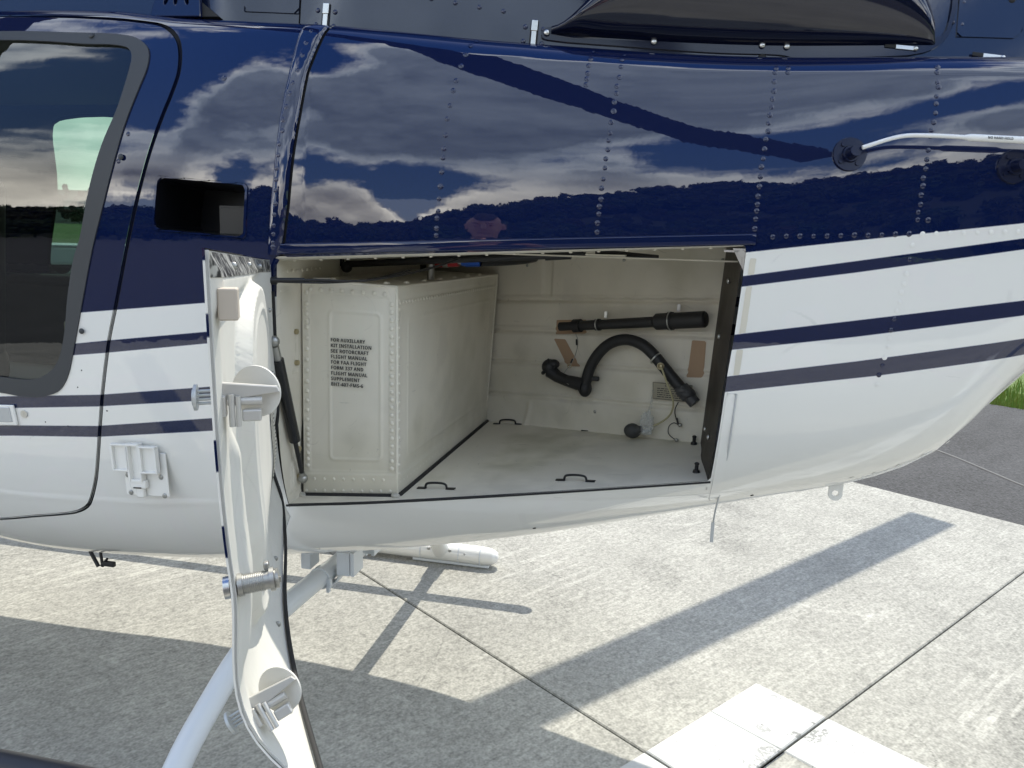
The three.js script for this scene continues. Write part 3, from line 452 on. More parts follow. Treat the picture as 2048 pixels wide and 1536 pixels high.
  // tail boom out of the frame to the right
  mesh('tail_boom', grid(10, 28, (u, k) => { const s = lerp(1.55, 6.2, u), r = lerp(.215, .11, u), a = k * 2 * Math.PI; return [s, lerp(1.62, 1.78, u) + r * Math.sin(a), r * Math.cos(a), s, 1.62 + r * Math.sin(a)]; }), M.paint, heli);
  mesh('tail_fairing', grid(12, 28, (u, k) => { const a = k * 2 * Math.PI, q = 1 - u; const s = lerp(sEnd - .004, 1.98, u), w = lerp(Wd(sEnd) * .97, .2, sm(u)), hT = lerp(vmax(sEnd), 1.83, sm(u)), hB = lerp(hb(sEnd) + .02, 1.42, sm(u)); const hc = (hT + hB) / 2; return [s, hc + (hT - hc) * Math.sign(Math.sin(a)) * Math.pow(Math.abs(Math.sin(a)), .75), w * Math.sign(Math.cos(a)) * Math.pow(Math.abs(Math.cos(a)), .75), s, hc]; }), M.paint, heli);
}
// rivets on the skin: rows given as ends or point lists
const rivetGeo = new THREE.LatheGeometry([[0, .0012], [.0022, .0012], [.0030, .0009], [.0034, .0005], [.0048, .0004], [.0054, 0]].map((p) => new THREE.Vector2(...p)), 12);
const slotGeo = mergeGeometries([rivetGeo.toNonIndexed(), box(.0050, .0006, .0010, 0, .0012, 0).toNonIndexed()]);
{
  const r = rng(12); let n = 0;
  const put = (s, v) => { if (n > 296) return; const [p, nn] = onSkin(s, v, (v > 1.43 && s < lineAt(JR, v)) && s > lineAt(JL, v) ? .0068 : .0006); const m = mesh('rivet', r() < .5 ? rivetGeo : slotGeo, isNavy(s, v) ? M.navy : M.white, heli); m.position.copy(p); m.quaternion.setFromUnitVectors(V(0, 1, 0), nn); m.rotateY(r() * 3); const k = .88 + .24 * r(), wk = isNavy(s, v) ? 1 : .55; m.scale.set(k, k * wk, k); n++; return m; };
  const rowPts = (L, ts) => ts.forEach((t) => { const v = lerp(L[0][1], L[L.length - 1][1], t); put(lineAt(L, v) + (r() - .5) * .003, v); });
  const seq = (a, b, k, j) => Array.from({ length: k }, (_, i) => clamp((i + (r() - .5) * j) / (k - 1), 0, 1));
  rowPts([[.313, 1.888], [.299, 1.848], [.286, 1.79], [.277, 1.713], [.273, 1.588], [.265, 1.484]], [0, .05, .105, .165, .24, .29, .365, .43, .51, .575, .62, .69, .76, .82, .88, .915, .965, 1]);
  rowPts([[.549, 1.868], [.541, 1.79]], [0, .3, .5, .7, .85, 1]);
  rowPts([[.611, 1.861], [.605, 1.801], [.6, 1.735], [.592, 1.628], [.586, 1.556], [.583, 1.499]], [0, .04, .09, .15, .2, .24, .29, .34, .4, .46, .5, .55, .6, .65, .71, .76, .82, .86, .9, .95, 1]);
  rowPts([[.914, 1.834], [.911, 1.779], [.903, 1.689], [.896, 1.611], [.893, 1.514]], [0, .03, .09, .15, .2, .25, .3, .35, .4, .45, .51, .57, .62, .68, .74, .8, .85, .89, .94, 1]);
  put(.937, 1.835); put(.937, 1.825);
  rowPts([[1.225, 1.842], [1.229, 1.798], [1.223, 1.727], [1.215, 1.64], [1.211, 1.54]], [0, .04, .11, .14, .2, .25, .31, .37, .42, .46, .55, .61, .67, .73, .78, .84, .9, .95, 1]); put(1.232, 1.54);
  rowPts([[1.208, 1.49], [1.206, 1.46], [1.196, 1.379], [1.183, 1.285], [1.172, 1.2]], [0, .1, .2, .27, .33, .4, .46, .52, .6, .66, .72, .8, .86, .93, 1]);
  for (let i = 0; i < 21; i++) put(.93 + i * .0268, lerp(1.499, 1.524, i / 20) + (r() - .5) * .002);
  rowPts([[-.018, 1.885], [-.045, 1.72], [-.055, 1.6], [-.06, 1.5], [-.064, 1.452]], [0, .06, .12, .19, .25, .3, .36, .42, .47, .53, .58, .64, .69, .74, .8, .85, .9, .94, .98, 1].map((t) => t));
  for (const [s, v] of [[-.398, 1.676], [-.423, 1.65], [-.418, 1.62], [-.19, 1.79]]) put(s, v);
  for (let i = 0; i < 10; i++) put(lerp(1.17, 1.62, i / 9), lerp(.955, 1.28, (i / 9) ** 1.5));
}
{ // gutter lip over the baggage opening
  const pts = (o, dv) => (s) => onSkin(s, lerp(1.448, 1.4935, (s + .055) / .957) + dv, o)[0];
  const C = [[.0, .0115], [.0045, .0105], [.0062, .0085], [.0062, -.0085], [.0045, -.0105], [.0, -.0112]];
  mesh('door_gutter', grid(60, C.length - 1, (u, k) => { const s = lerp(-.055, .896, u), c = C[Math.round(k * (C.length - 1))], p = pts(c[0], c[1])(s); return [p.x, p.y, p.z, s, 1.62]; }), M.navy, heli);
  for (const s of [-.055, .896]) mesh('gutter_end', (() => { const g = new THREE.BufferGeometry(), q = C.map((c) => pts(c[0], c[1])(s)), P = []; for (let i = 1; i + 1 < q.length; i++) for (const p of [q[0], q[i], q[i + 1]]) P.push(p.x, p.y, p.z); g.setAttribute('position', new THREE.Float32BufferAttribute(P, 3)); g.computeVertexNormals(); return g; })(), M.navy, heli);
  mesh('belly_seam', tube([[1.06, .895], [1.2, .95], [1.33, 1.02], [1.44, 1.12], [1.52, 1.235]].map((q) => onSkin(q[0], q[1], .0002)[0]), .0014, 50, 5), M.white, heli);
  for (const [s, v] of [[.45, .80], [.95, .90], [-.30, .70]]) { const p = onSkin(s, v, .0005); const m = mesh('drain_hole', new THREE.CylinderGeometry(.004, .004, .0012, 12), M.rubber, heli); m.position.copy(p[0]); m.quaternion.setFromUnitVectors(V(0, 1, 0), p[1]); }
  for (const [s, v] of [[-.545, 1.165], [-.56, 1.125], [-.49, 1.075], [-.66, 1.035], [-.60, 1.03]]) { const p = onSkin(s, v, .0006); const m = mesh('paint_chip', new THREE.CylinderGeometry(.0016, .0022, .0006, 5), M.rubber, heli); m.position.copy(p[0]); m.quaternion.setFromUnitVectors(V(0, 1, 0), p[1]); }
  // bare landing strip along the aft edge of the opening
  mesh('edge_strip', plate([[.8505, .893], [.8605, 1.1], [.866, 1.174], [.884, 1.172], [.878, 1.05], [.871, .888]], -.002, .0018, .008), M.white, heli);
  mesh('worn_edge', patch(.87, .91, 1.18, 1.47, .003, (s, v) => Math.max(Math.abs(s - lerp(.868, .884, (v - 1.2) / .26) - .012) - .006 - .003 * (fbm(s * 60, v * 40, 1, 3) - .5), 1.19 - v, v - 1.455, isNavy(s, v) ? 1 : -1), .0008), std(rgb(.66, .62, .52), .6), heli);
  mesh('edge_seal', [tube([.885, .86, .87].map((_, i) => onSkin([.884, .879, .871][i], [1.172, 1.05, .9][i], .003)[0]).concat([V(.868, .855, .33), V(.866, .80, .30)]), .0022, 30, 6), box(.008, .05, .003, .866, .80, .315)], std(rgb(.55, .56, .55), .5), heli);
}
{ // cabin door
  const d = group('cabin_door', heli);
  const sd = (s, v) => Math.max(skinSd(s, v), sdPoly(DOOR, s, v) + .0045, -sdPoly(WIN_I, s, v) + .012);
  mesh('door_skin', [patch(sBeg, -.28, .66, 2.0, .0125, sd, .0005), wall(DOOR.filter((p) => p[0] > -2.2).map((p) => [p[0] - .0045, p[1]]), 0, -.025, onSkin, false)], M.paint, d);
  mesh('door_seal', tube(DOOR.filter((p) => p[0] > -2.2).filter((_, i) => i % 2 === 0).map((p) => onSkin(p[0], p[1], -.014)[0]), .011, 160, 8), M.rubber, d);
  const wf = plate(WIN_O, 0, .0035, .012, [WIN_I]);
  const fr = mesh('window_frame', wf, M.frame, d);
  for (const [s, v] of [[-.529, 1.887], [-.41, 1.628], [-.532, 1.255], [-.9, 1.895]]) { const m = mesh('screw', ball([0, 0, 0], .0065, 1, 1, .55, 10), M.frame, fr); const [p, n] = onSkin(s, v, .0045); m.position.copy(p); m.quaternion.setFromUnitVectors(V(0, 0, 1), n); }
  mesh('window_pane', patch(-2, -.35, 1.05, 1.95, .0125, (s, v) => sdPoly(WIN_I, s, v) - .004, -.002), new THREE.MeshPhysicalMaterial({ color: rgb(.66, .72, .70), transmission: 1, roughness: 0, thickness: 0, ior: 1.7, side: THREE.DoubleSide, bumpMap: peel, bumpScale: .0001 }), d);
  const h = group('door_handle', d); mesh('handle_plate', [box(.12, .05, .006, -.03, 0, .004, .003)], M.white, h); mesh('handle_recess', box(.1, .036, .003, -.03, .002, .0075, .0015), std(rgb(.5, .53, .56), .2, .6), h); setOn(h, -.765, 1.045, .0005, .06);
  const lk = mesh('door_lock', [new THREE.CylinderGeometry(.0088, .0088, .004, 20).rotateX(Math.PI / 2), box(.0016, .007, .005)], M.steel, d); setOn(lk, -.714, 1.051, .002);
}
{ // air inlet recess
  const P = INLET, inl = group('air_inlet', heli);
  mesh('inlet_lip', [...plate(P.map((p) => { const c = [-.228, 1.528]; return [c[0] + (p[0] - c[0]) * 1.05, c[1] + (p[1] - c[1]) * 1.07]; }), -.001, .003, .004, [P])], M.navy, inl);
  const dark = std(rgb(.006, .007, .01), .35);
  mesh('inlet_duct', [wall(P, .001, -.16), patch(-.36, -.1, 1.45, 1.6, .02, (s, v) => sdPoly(P, s, v) - .02, -.16)], dark, inl);
  const g = mesh('inlet_vane', [box(.085, .065, .004, 0, 0, 0, .001), box(.078, .056, .003, 0, 0, .003, .001)], std(rgb(.035, .035, .036), .3), inl); setOn(g, -.185, 1.505, -.085, 0); g.rotateY(.2);
}
{ // folding handle on its plate, forward of the open door
  const h = group('folding_step', heli), k = .00113, X = (px) => (px - 300) * k, Yp = (py) => (935 - py) * k;
  const pl = mesh('step_plate', box(.112, .102, .004, X(303), Yp(944), .002, .0018), M.white, h);
  for (const [x, y] of [[262, 946], [338, 948], [265, 983], [342, 987]]) { const s = mesh('screw', [ball([0, 0, 0], .0062, 1, 1, .45, 10), box(.0075, .0014, .0012, 0, 0, .0026), box(.0014, .0075, .0012, 0, 0, .0026)], M.dullsteel, pl); s.position.set(X(x), Yp(y), .0045); }
  const frm = (x0, y0, x1, y1) => { const w = (x1 - x0) * k, hh = (y1 - y0) * k, cx = X((x0 + x1) / 2), cy = Yp((y0 + y1) / 2), t = .0048, d = .012; return [box(w, t, d, cx, cy + hh / 2 - t / 2, .016, .0015), box(w, t, d, cx, cy - hh / 2 + t / 2, .016, .0015), box(t, hh - 2 * t, d, cx - w / 2 + t / 2, cy, .016), box(t, hh - 2 * t, d, cx + w / 2 - t / 2, cy, .016), box(w - 2 * t, hh - 2 * t, .003, cx, cy, .0125)]; };
  mesh('step_paddle', frm(240, 878, 278, 935), M.white, h); mesh('step_paddle', frm(304, 882, 342, 938), M.white, h);
  mesh('step_channel', [box(.006, .083, .016, X(277), Yp(918), .014, .0015), box(.006, .083, .016, X(303), Yp(918), .014, .0015), box(.024, .083, .004, X(290), Yp(918), .009), box(.034, .006, .016, X(290), Yp(880), .014, .0015), box(.034, .008, .014, X(290), Yp(955), .013, .002)], M.white, h);
  mesh('step_latch', [box(.042, .02, .014, X(292), Yp(962), .012, .004), box(.02, .036, .012, X(294), Yp(974), .011, .004), box(.022, .004, .014, X(293), Yp(965), .013)], M.white, h);
  mesh('latch_pin', [box(.019, .003, .003, X(292), Yp(968), .0195)], M.black, h);
  setOn(h, -.408, .944, .009, .05); h.rotateX(-.2);
}
{ // rail antenna with its two bolted feet
  const a = group('rail_antenna', heli);
  for (const [s, v] of [[1.066, 1.664], [1.385, 1.648]]) {
    const f = group('antenna_foot', a);
    mesh('foot_flange', [new THREE.CylinderGeometry(.0325, .0335, .0045, 36).rotateX(Math.PI / 2).translate(0, 0, .0022), new THREE.CylinderGeometry(.0155, .0175, .006, 28).rotateX(Math.PI / 2).translate(0, 0, .007), new THREE.CylinderGeometry(.0105, .0125, .026, 24).rotateX(Math.PI / 2).translate(0, 0, .022)], M.foot, f);
    for (const i of [0, 1, 2, 3]) mesh('foot_screw', new THREE.CylinderGeometry(.0042, .0048, .003, 12).rotateX(Math.PI / 2).translate(.0235 * Math.cos(i * 1.571 + .7), .0235 * Math.sin(i * 1.571 + .7), .006), M.foot, f);
    setOn(f, s, v, .0005);
  }
  const q = (s, v, o) => onSkin(s, v, o)[0];
  const white = std(rgb(.82, .82, .80), .4);
  mesh('antenna_rail', [tube([q(1.075, 1.668, .04), q(1.09, 1.673, .042), q(1.12, 1.683, .045), q(1.15, 1.690, .046), q(1.2, 1.692, .046), q(1.3, 1.690, .046), q(1.4, 1.688, .046), q(1.55, 1.685, .046)], .0042, 60, 10), tube([q(1.398, 1.654, .036), q(1.44, 1.664, .04), q(1.55, 1.67, .044)], .0042, 20, 8)], white, a);
  const A0 = q(1.272, 1.6908, .046), A1 = q(1.372, 1.689, .046); { const font = await new FontLoader().loadAsync('fonts/droid/droid_sans_bold.typeface.json'); const tx = mesh('sleeve_text', new TextGeometry('NO HAND HOLD', { font, size: .0046, depth: .0004, curveSegments: 2 }).translate(-.021, -.0022, .0066), std(rgb(.02, .02, .02), .6), a); const q0 = A0.clone().lerp(A1, .5), dr = A1.clone().sub(A0).normalize(), nn = onSkin(1.32, 1.69, 0)[1], yy = nn.clone().cross(dr).normalize(); tx.applyMatrix4(new THREE.Matrix4().makeBasis(dr, yy, dr.clone().cross(yy)).setPosition(q0)); }
  const sl = mesh('antenna_sleeve', [rod(A0.toArray(), A1.toArray(), .0068, .0068, 16), rod(q(1.26, 1.691, .046).toArray(), A0.toArray(), .0042, .0068, 16), rod(A1.toArray(), q(1.384, 1.6888, .046).toArray(), .0068, .0042, 16)], white, a);
}
{ // landing gear
  const arch = (s) => { const f = (q) => [[s, .462, q * .18], [s, .469, q * .34], [s, .468, q * .47], [s, .443, q * .585], [s, .40, q * .69], [s, .335, q * .815], [s, .22, q * .94], [s, .065, q * 1.05]]; return [...f(-1).reverse(), [s, .452, 0], ...f(1)]; };
  for (const s of [-.25, -2.35]) {
    mesh('cross_tube', tube(arch(s), .0295, 120, 20), M.skid, heli);
  }
  const st = group('tube_saddle', heli), s = -.25;
  for (const q of [1, -1]) {
    const z = q * .085;
    mesh('saddle_block', [box(.032, .062, .06, s - .058, .50, z, .003), box(.02, .03, .06, s - .045, .535, z)], M.skid, st);
    mesh('saddle_block', [box(.042, .075, .06, s + .064, .50, z, .003), box(.012, .075, .07, s + .093, .50, z - q * .006, .002)], M.skid, st);
    mesh('saddle_strap', [new THREE.TorusGeometry(.041, .005, 10, 28, Math.PI).rotateZ(Math.PI).scale(1, 1, 5).translate(s + .004, .462, z)], M.skid, st);
    mesh('saddle_collar', [new THREE.TorusGeometry(.0312, .0035, 8, 30).translate(s, .457, q * .14), box(.014, .03, .016, s + .034, .45, q * .145, .003), box(.01, .022, .012, s + .028, .428, q * .14, .002)], M.skid, st);
  }
  for (const q of [1, -1]) {
    const k = group('skid', heli);
    mesh('skid_tube', [tube([[-3.2, .3, q * 1.06], [-3.05, .14, q * 1.06], [-2.8, .06, q * 1.06], [-2.4, .048, q * 1.06], [-1, .048, q * 1.06], [-.1, .048, q * 1.06]], .042, 80, 18), new THREE.LatheGeometry([[.042, 0], [.041, .06], [.036, .09], [.024, .112], [0, .12]].map((p) => new THREE.Vector2(...p)), 20).rotateZ(-Math.PI / 2).translate(-.1, .048, q * 1.06)], M.white, k);
    mesh('skid_shoe', [box(.36, .012, .06, -.2, .008, q * 1.06, .004)], M.skid, k);
    for (const x of [-.34, -.16, -.06]) mesh('tube_band', new THREE.TorusGeometry(.0425, .0022, 6, 24).rotateY(Math.PI / 2).translate(x, .048, q * 1.06), M.skid, k);
    mesh('tube_socket', [rod([-.25, .06, q * 1.05], [-.25, .17, q * .965], .041, .036, 18)], M.white, k);
    for (const [x, y] of [[-.30, .07], [-.20, .07], [-.13, .06]]) mesh('bolt', ball([x, y, q * (1.06 - .036)], .008, 1, 1, .6, 8), M.dullsteel, k);
    mesh('boarding_step', [tube([[-2.4, .293, q * .88], [-1, .293, q * .88], [.2, .293, q * .88]], .029, 8, 16), ball([.2, .3, q * .88], .029, 1.3, 1, 1, 14)], std(rgb(.018, .021, .032), .5), k);
    for (const x of [-.25, -2.35]) mesh('step_clamp', box(.05, .05, .1, x, .29, q * .865, .006), M.skid, k);
  }
  // tie-down ring and drain hoses under the belly
  const lg = mesh('tie_down_ring', (() => { const sh = new THREE.Shape(); sh.absarc(0, 0, .016, Math.PI * .9, Math.PI * 2.1); sh.lineTo(.016, .03); sh.lineTo(-.016, .03); const h = new THREE.Path(); h.absarc(0, .002, .0085, 0, Math.PI * 2, true); sh.holes.push(h); return new THREE.ExtrudeGeometry(sh, { depth: .006, bevelEnabled: true, bevelSize: .001, bevelThickness: .001, bevelSegments: 1 }); })(), M.white, heli); lg.position.set(1.155, .886, .19);
  mesh('drain_hose', [rod([-.80, .60, .42], [-.77, .555, .425], .005), rod([-.765, .61, .42], [-.757, .56, .425], .004), rod([-.757, .56, .425], [-.735, .585, .43], .006, .003), box(.035, .014, .012, -.73, .57, .43, .003)], M.black, heli);
}

// ------------------------------------------------------------------ baggage bay
const FH = (s) => .882 + .088 * s;
const BW0 = V(.161, .896, -.217), BWd = V(.674, 0, .287).normalize(); // back wall: foot and direction
const bwPt = (a, h, off = 0) => { const n = V(-BWd.z, 0, BWd.x); return V(BW0.x + BWd.x * a + n.x * off, h, BW0.z + BWd.z * a + n.z * off); };
const bwA = (s) => (s - BW0.x) / BWd.x;       // distance along the back wall for a given station s
const bay = group('baggage_bay', heli);
{
  // back wall with pressed beads
  const ribs = [[1.286, 1.338], [1.193, 1.246], [1.096, 1.148], [.992, 1.052]];
  const L = bwA(.862), A0 = -.28;
  const relief = (a, h) => {
    let o = 0; const t = clamp(a / L, 0, 1);
    ribs.forEach((r, i) => { const y = lerp(r[0], r[1], t) - h; const end = i === 2 || i === 0 ? 1 : 1; o += .008 * sst(-.012, .0, y) - .011 * Math.exp(-(((y - .004) / .006) ** 2)) * end; });
    const y0 = lerp(1.286, 1.338, t), c0 = bwA(.338), c1 = bwA(.367), edge = c0 + .5 * Math.max(0, .02 - Math.max(0, h - y0));
    if (h > y0) { o += .005 * sst(-.004, .004, a - c1 + .0 * edge) - .004 * sst(c0 + .006, c0 - .006, a) * -1; }
    const dd = Math.hypot((a - bwA(.30)) / 1, (h - .955) / 1.4) - .045; if (a > bwA(.30) && h < .99) o += 0; o += .005 * Math.exp(-(((a - bwA(.305) - .02 * Math.sin((h - .9) * 20)) / .007) ** 2)) * sst(.995, .97, h);
    return o - .024;
  };
  mesh('bay_wall', grid(220, 150, (u, k) => { const a = lerp(A0, L, u), h = lerp(.87, 1.475, k); const p = bwPt(a, h, relief(a, h)); return [p.x, p.y, p.z, a, h]; }), M.bay, bay);
  const wallp = bay.children[bay.children.length - 1];
  const onWall = (o, s, h, off = .005, turn = 0) => { const a = bwA(s), p = bwPt(a, h, off + relief(a, h)); o.position.copy(p); o.rotation.y = -Math.atan2(BWd.z, BWd.x); if (turn) o.rotateZ(turn); return o; };
  bay.userData.onWall = null; globalThis.onWall = onWall;
  for (const [s, h] of [[.285, 1.395], [.585, 1.425], [.845, 1.437], [.535, .99]]) onWall(mesh('wall_screw', ball([0, 0, 0], .0048, 1, 1, .5, 8), M.dullsteel, wallp), s, h, .002);
  const tape = std(rgb(.40, .27, .17), .6);
  const tp = (P) => mesh('tape_patch', (() => { const sh = new THREE.Shape(P.map((q) => new THREE.Vector2(bwA(q[0]), q[1]))); const g = new THREE.ShapeGeometry(sh, 1); const N = 14, b = bounds(P.map((q) => [bwA(q[0]), q[1]])); return patch(b[0] - .004, b[1] + .004, b[2] - .004, b[3] + .004, .004, (a, h) => sdPoly(P.map((q) => [bwA(q[0]), q[1]]), a, h), 0, (a, h) => [bwPt(a, h, relief(a, h) + .0012), V(-BWd.z, 0, BWd.x)]); })(), tape, wallp);
  tp([[.39, 1.198], [.39, 1.24], [.485, 1.25], [.485, 1.21]]); tp([[.388, 1.185], [.425, 1.187], [.475, 1.112], [.435, 1.108]]); tp([[.787, 1.225], [.823, 1.226], [.823, 1.13], [.781, 1.125]]);
  // caution placard
  const cv = document.createElement('canvas'); cv.width = 512; cv.height = 200; const c = cv.getContext('2d'); c.fillStyle = '#9f9987'; c.fillRect(0, 0, 512, 200); c.strokeStyle = '#14130f'; c.lineWidth = 5; c.strokeRect(6, 6, 500, 188); c.fillStyle = '#14130f'; c.font = 'bold 36px sans-serif'; c.textAlign = 'center'; c.fillText('C A U T I O N', 270, 46);
  { const r = rng(5); for (let l = 0; l < 5; l++) { let x = 60; while (x < 450) { const w = 14 + r() * 40; c.fillRect(x, 66 + l * 24, w, 9); for (let q = 0; q < w; q += 9) c.clearRect(0, 0, 0, 0); x += w + 9; } } }
  const ct = new THREE.CanvasTexture(cv); ct.colorSpace = THREE.SRGBColorSpace;
  onWall(mesh('caution_placard', box(.115, .047, .0012), [M.bay, M.bay, M.bay, M.bay, std(0xffffff, .5, 0, { map: ct }), M.bay], wallp), .752, 1.082, .012, .055);
  // floor, ceiling, forward bulkhead, curtain
  const fl = grid(60, 60, (u, k) => { const s = lerp(-.085, .862, u), wN = skin(s, FH(s) - .001)[1] - .003, wB = s < .161 ? -.26 : bwPt(bwA(s), 0, -.01).z, w = lerp(wN, wB, k); return [s, FH(s), w, s, w]; });
  const f = mesh('bay_floor', fl, M.floor, bay);
  mesh('floor_edge', tube([-.085, .1, .3, .5, .7, .848].map((s) => V(s, FH(s) - .001, skin(s, FH(s))[1] - .001)), .0035, 50, 6), M.rubber, bay);
  for (const [s, w] of [[.25, -.155], [.539, -.06], [.229, .49], [.545, .42]]) { const g = group('tie_down_handle', bay); g.position.set(s, FH(s) + .001, w); g.rotation.y = s < .3 && w > 0 ? -.05 : -.1; g.rotation.z = .088; mesh('handle_bow', [tube([[-.027, 0, 0], [-.024, .010, 0], [-.015, .013, 0], [.015, .013, 0], [.024, .010, 0], [.027, 0, 0]], .0028, 30, 8), box(.022, .002, .012, -.036, .001, 0, .0008), box(.022, .002, .012, .036, .001, 0, .0008)], M.black, g); }
  for (const [s, w] of [[.813, .09], [.818, .344]]) { const g = group('floor_stud', bay); g.position.set(s, FH(s), w); mesh('stud', [new THREE.CylinderGeometry(.0075, .009, .006, 14).translate(0, .003, 0), new THREE.CylinderGeometry(.0045, .0045, .016, 12).translate(0, .012, 0), ball([0, .021, 0], .006, 1, .7, 1, 10)], M.black, g); }
  const CH = (s) => 1.434 + .045 * s;
  mesh('bay_ceiling', grid(20, 10, (u, k) => { const s = lerp(-.08, .885, u), w = lerp(skin(s, CH(s))[1] - .012, -.27, k); return [s, CH(s) + .016, w, s, w]; }), M.bay, bay);
  // flange along the top of the opening, with its rivets
  const topF = mesh('top_flange', grid(50, 3, (u, k) => { const s = lerp(-.062, .882, u), v = lerp(1.427, 1.4805, (s + .06) / .94), w = skin(s, v)[1]; return [[s, v + .006, w - .001], [s, v - .001, w - .003], [s, v - .003, w - .03], [s, v + .012, w - .034]][k * 3].concat([s, k * .03]); }), M.bay, bay);
  for (let i = 0; i < 16; i++) { const s = -.03 + i * .056, v = lerp(1.427, 1.4805, (s + .06) / .94); mesh('flange_rivet', ball([s, v - .003, skin(s, v)[1] - .016], .0042, 1, .6, 1, 8), M.bay, topF); }
  mesh('bay_bulkhead', grid(30, 16, (u, k) => { const h = lerp(.86, 1.45, k), w0 = skin(-.07, h)[1] - .002, s = lerp(-.063, -.080, clamp((1.418 - h) / .54, 0, 1)); const w = u < .1 ? lerp(w0, w0 - .02, u / .1) : lerp(w0 - .02, -.26, (u - .1) / .9); return [s + (u < .1 ? .0 : u < .22 ? .0 - (u - .1) * .1 : -.012), h, w, w, h]; }), M.bay, bay);
  const bk = bay.children[bay.children.length - 1];
  for (let i = 0; i < 12; i++) { const h = lerp(.93, 1.36, i / 11); mesh('bulkhead_rivet', ball([-.062 - .027 * (1.418 - h) / .54, h, skin(-.07, h)[1] - .02], .0038, .6, 1, 1, 8), M.bay, bk); }
  for (let i = 0; i < 9; i++) mesh('bulkhead_rivet', ball([-.0665, 1.40, .635 - i * .022], .0036, .6, 1, 1, 8), M.bay, bk);
  for (const [h0, h1] of [[1.17, 1.29], [.905, 1.02]]) { mesh('mount_tab', box(.005, h1 - h0, .034, -.078 - .03 * (1.3 - h0) * .2, (h0 + h1) / 2, .575, .002), M.bay, bk); for (const h of [h0 + .025, h1 - .025]) mesh('tab_bolt', new THREE.CylinderGeometry(.0065, .0065, .008, 6).rotateZ(Math.PI / 2).translate(-.072 - .03 * (1.3 - h0) * .2, h, .572), M.brass, bk); }
  mesh('strut_base', box(.006, .08, .055, -.082, .935, .585, .002), M.bay, bk);
  // aft curtain: hangs between the opening's edge and the end of the wall
  const rr = rng(8);
  mesh('bay_curtain', grid(26, 90, (u, k) => { const h = lerp(.94, 1.476, k), sF = lerp(.846, .879, clamp((h - .955) / .52, 0, 1)), wF = skin(sF, h)[1] - .004, sB = lerp(.834, .861, clamp((h - .955) / .5, 0, 1)), wB = bwPt(bwA(sB), 0, .006).z; const ww = lerp(wF, wB, u), wob = .006 * Math.sin(h * 23 + u * 3) * Math.sin(Math.PI * Math.min(1, u * 1.2)) + .009 * (fbm(h * 11, u * 3, 2, 3) - .5) * Math.sin(Math.PI * clamp(u, .06, 1)); return [lerp(sF, sB, u) + wob - .004, h - (k < .02 ? .01 : 0), ww, u, h]; }), M.curtain, bay);
  const cu = bay.children[bay.children.length - 1];
  for (const [h, u] of [[1.40, .35], [1.27, .45], [1.04, .5], [1.05, .2]]) { const sF = lerp(.846, .879, clamp((h - .955) / .52, 0, 1)), wF = skin(sF, h)[1], sB = lerp(.834, .861, clamp((h - .955) / .5, 0, 1)), wB = bwPt(bwA(sB), 0).z; mesh('snap_button', ball([lerp(sF, sB, u) - .012, h, lerp(wF, wB, u)], .006, .7, 1, 1, 10), M.steel, cu); }
  mesh('corner_gusset', [box(.05, .004, .05, .862, 1.468, .445), (() => { const sh = new THREE.Shape(); sh.moveTo(0, 0); sh.lineTo(-.028, 0); sh.lineTo(-.004, -.045); sh.lineTo(0, -.045); sh.closePath(); return new THREE.ExtrudeGeometry(sh, { depth: .004, bevelEnabled: false }).translate(.882, 1.474, .466); })(), new THREE.CylinderGeometry(.0075, .0075, .006, 12).rotateX(Math.PI / 2).translate(.872, 1.463, .472)], M.steel, bay);
  // black support rod stowed along the ceiling
  mesh('support_rod', [rod([-.06, 1.405, .33], [.44, 1.442, .33], .0085, .0085, 16), rod([.44, 1.442, .33], [.5, 1.447, .33], .0115, .0115, 16), rod([.5, 1.447, .33], [.535, 1.449, .33], .006, .004, 12), box(.03, .014, .02, .515, 1.456, .335, .003), ball([-.06, 1.398, .33], .014), box(.012, .03, .012, -.075, 1.415, .33)], M.black, bay);
  mesh('ceiling_plate', [box(.09, .003, .06, .585, 1.449, .35), box(.95, .003, .02, .4, 1.444, .36)].map((g) => g.rotateZ(.0)), M.bay, bay);
  mesh('latch_bar', rod([.56, 1.456, .36], [.70, 1.447, .33], .006, .005), M.black, bay);
}
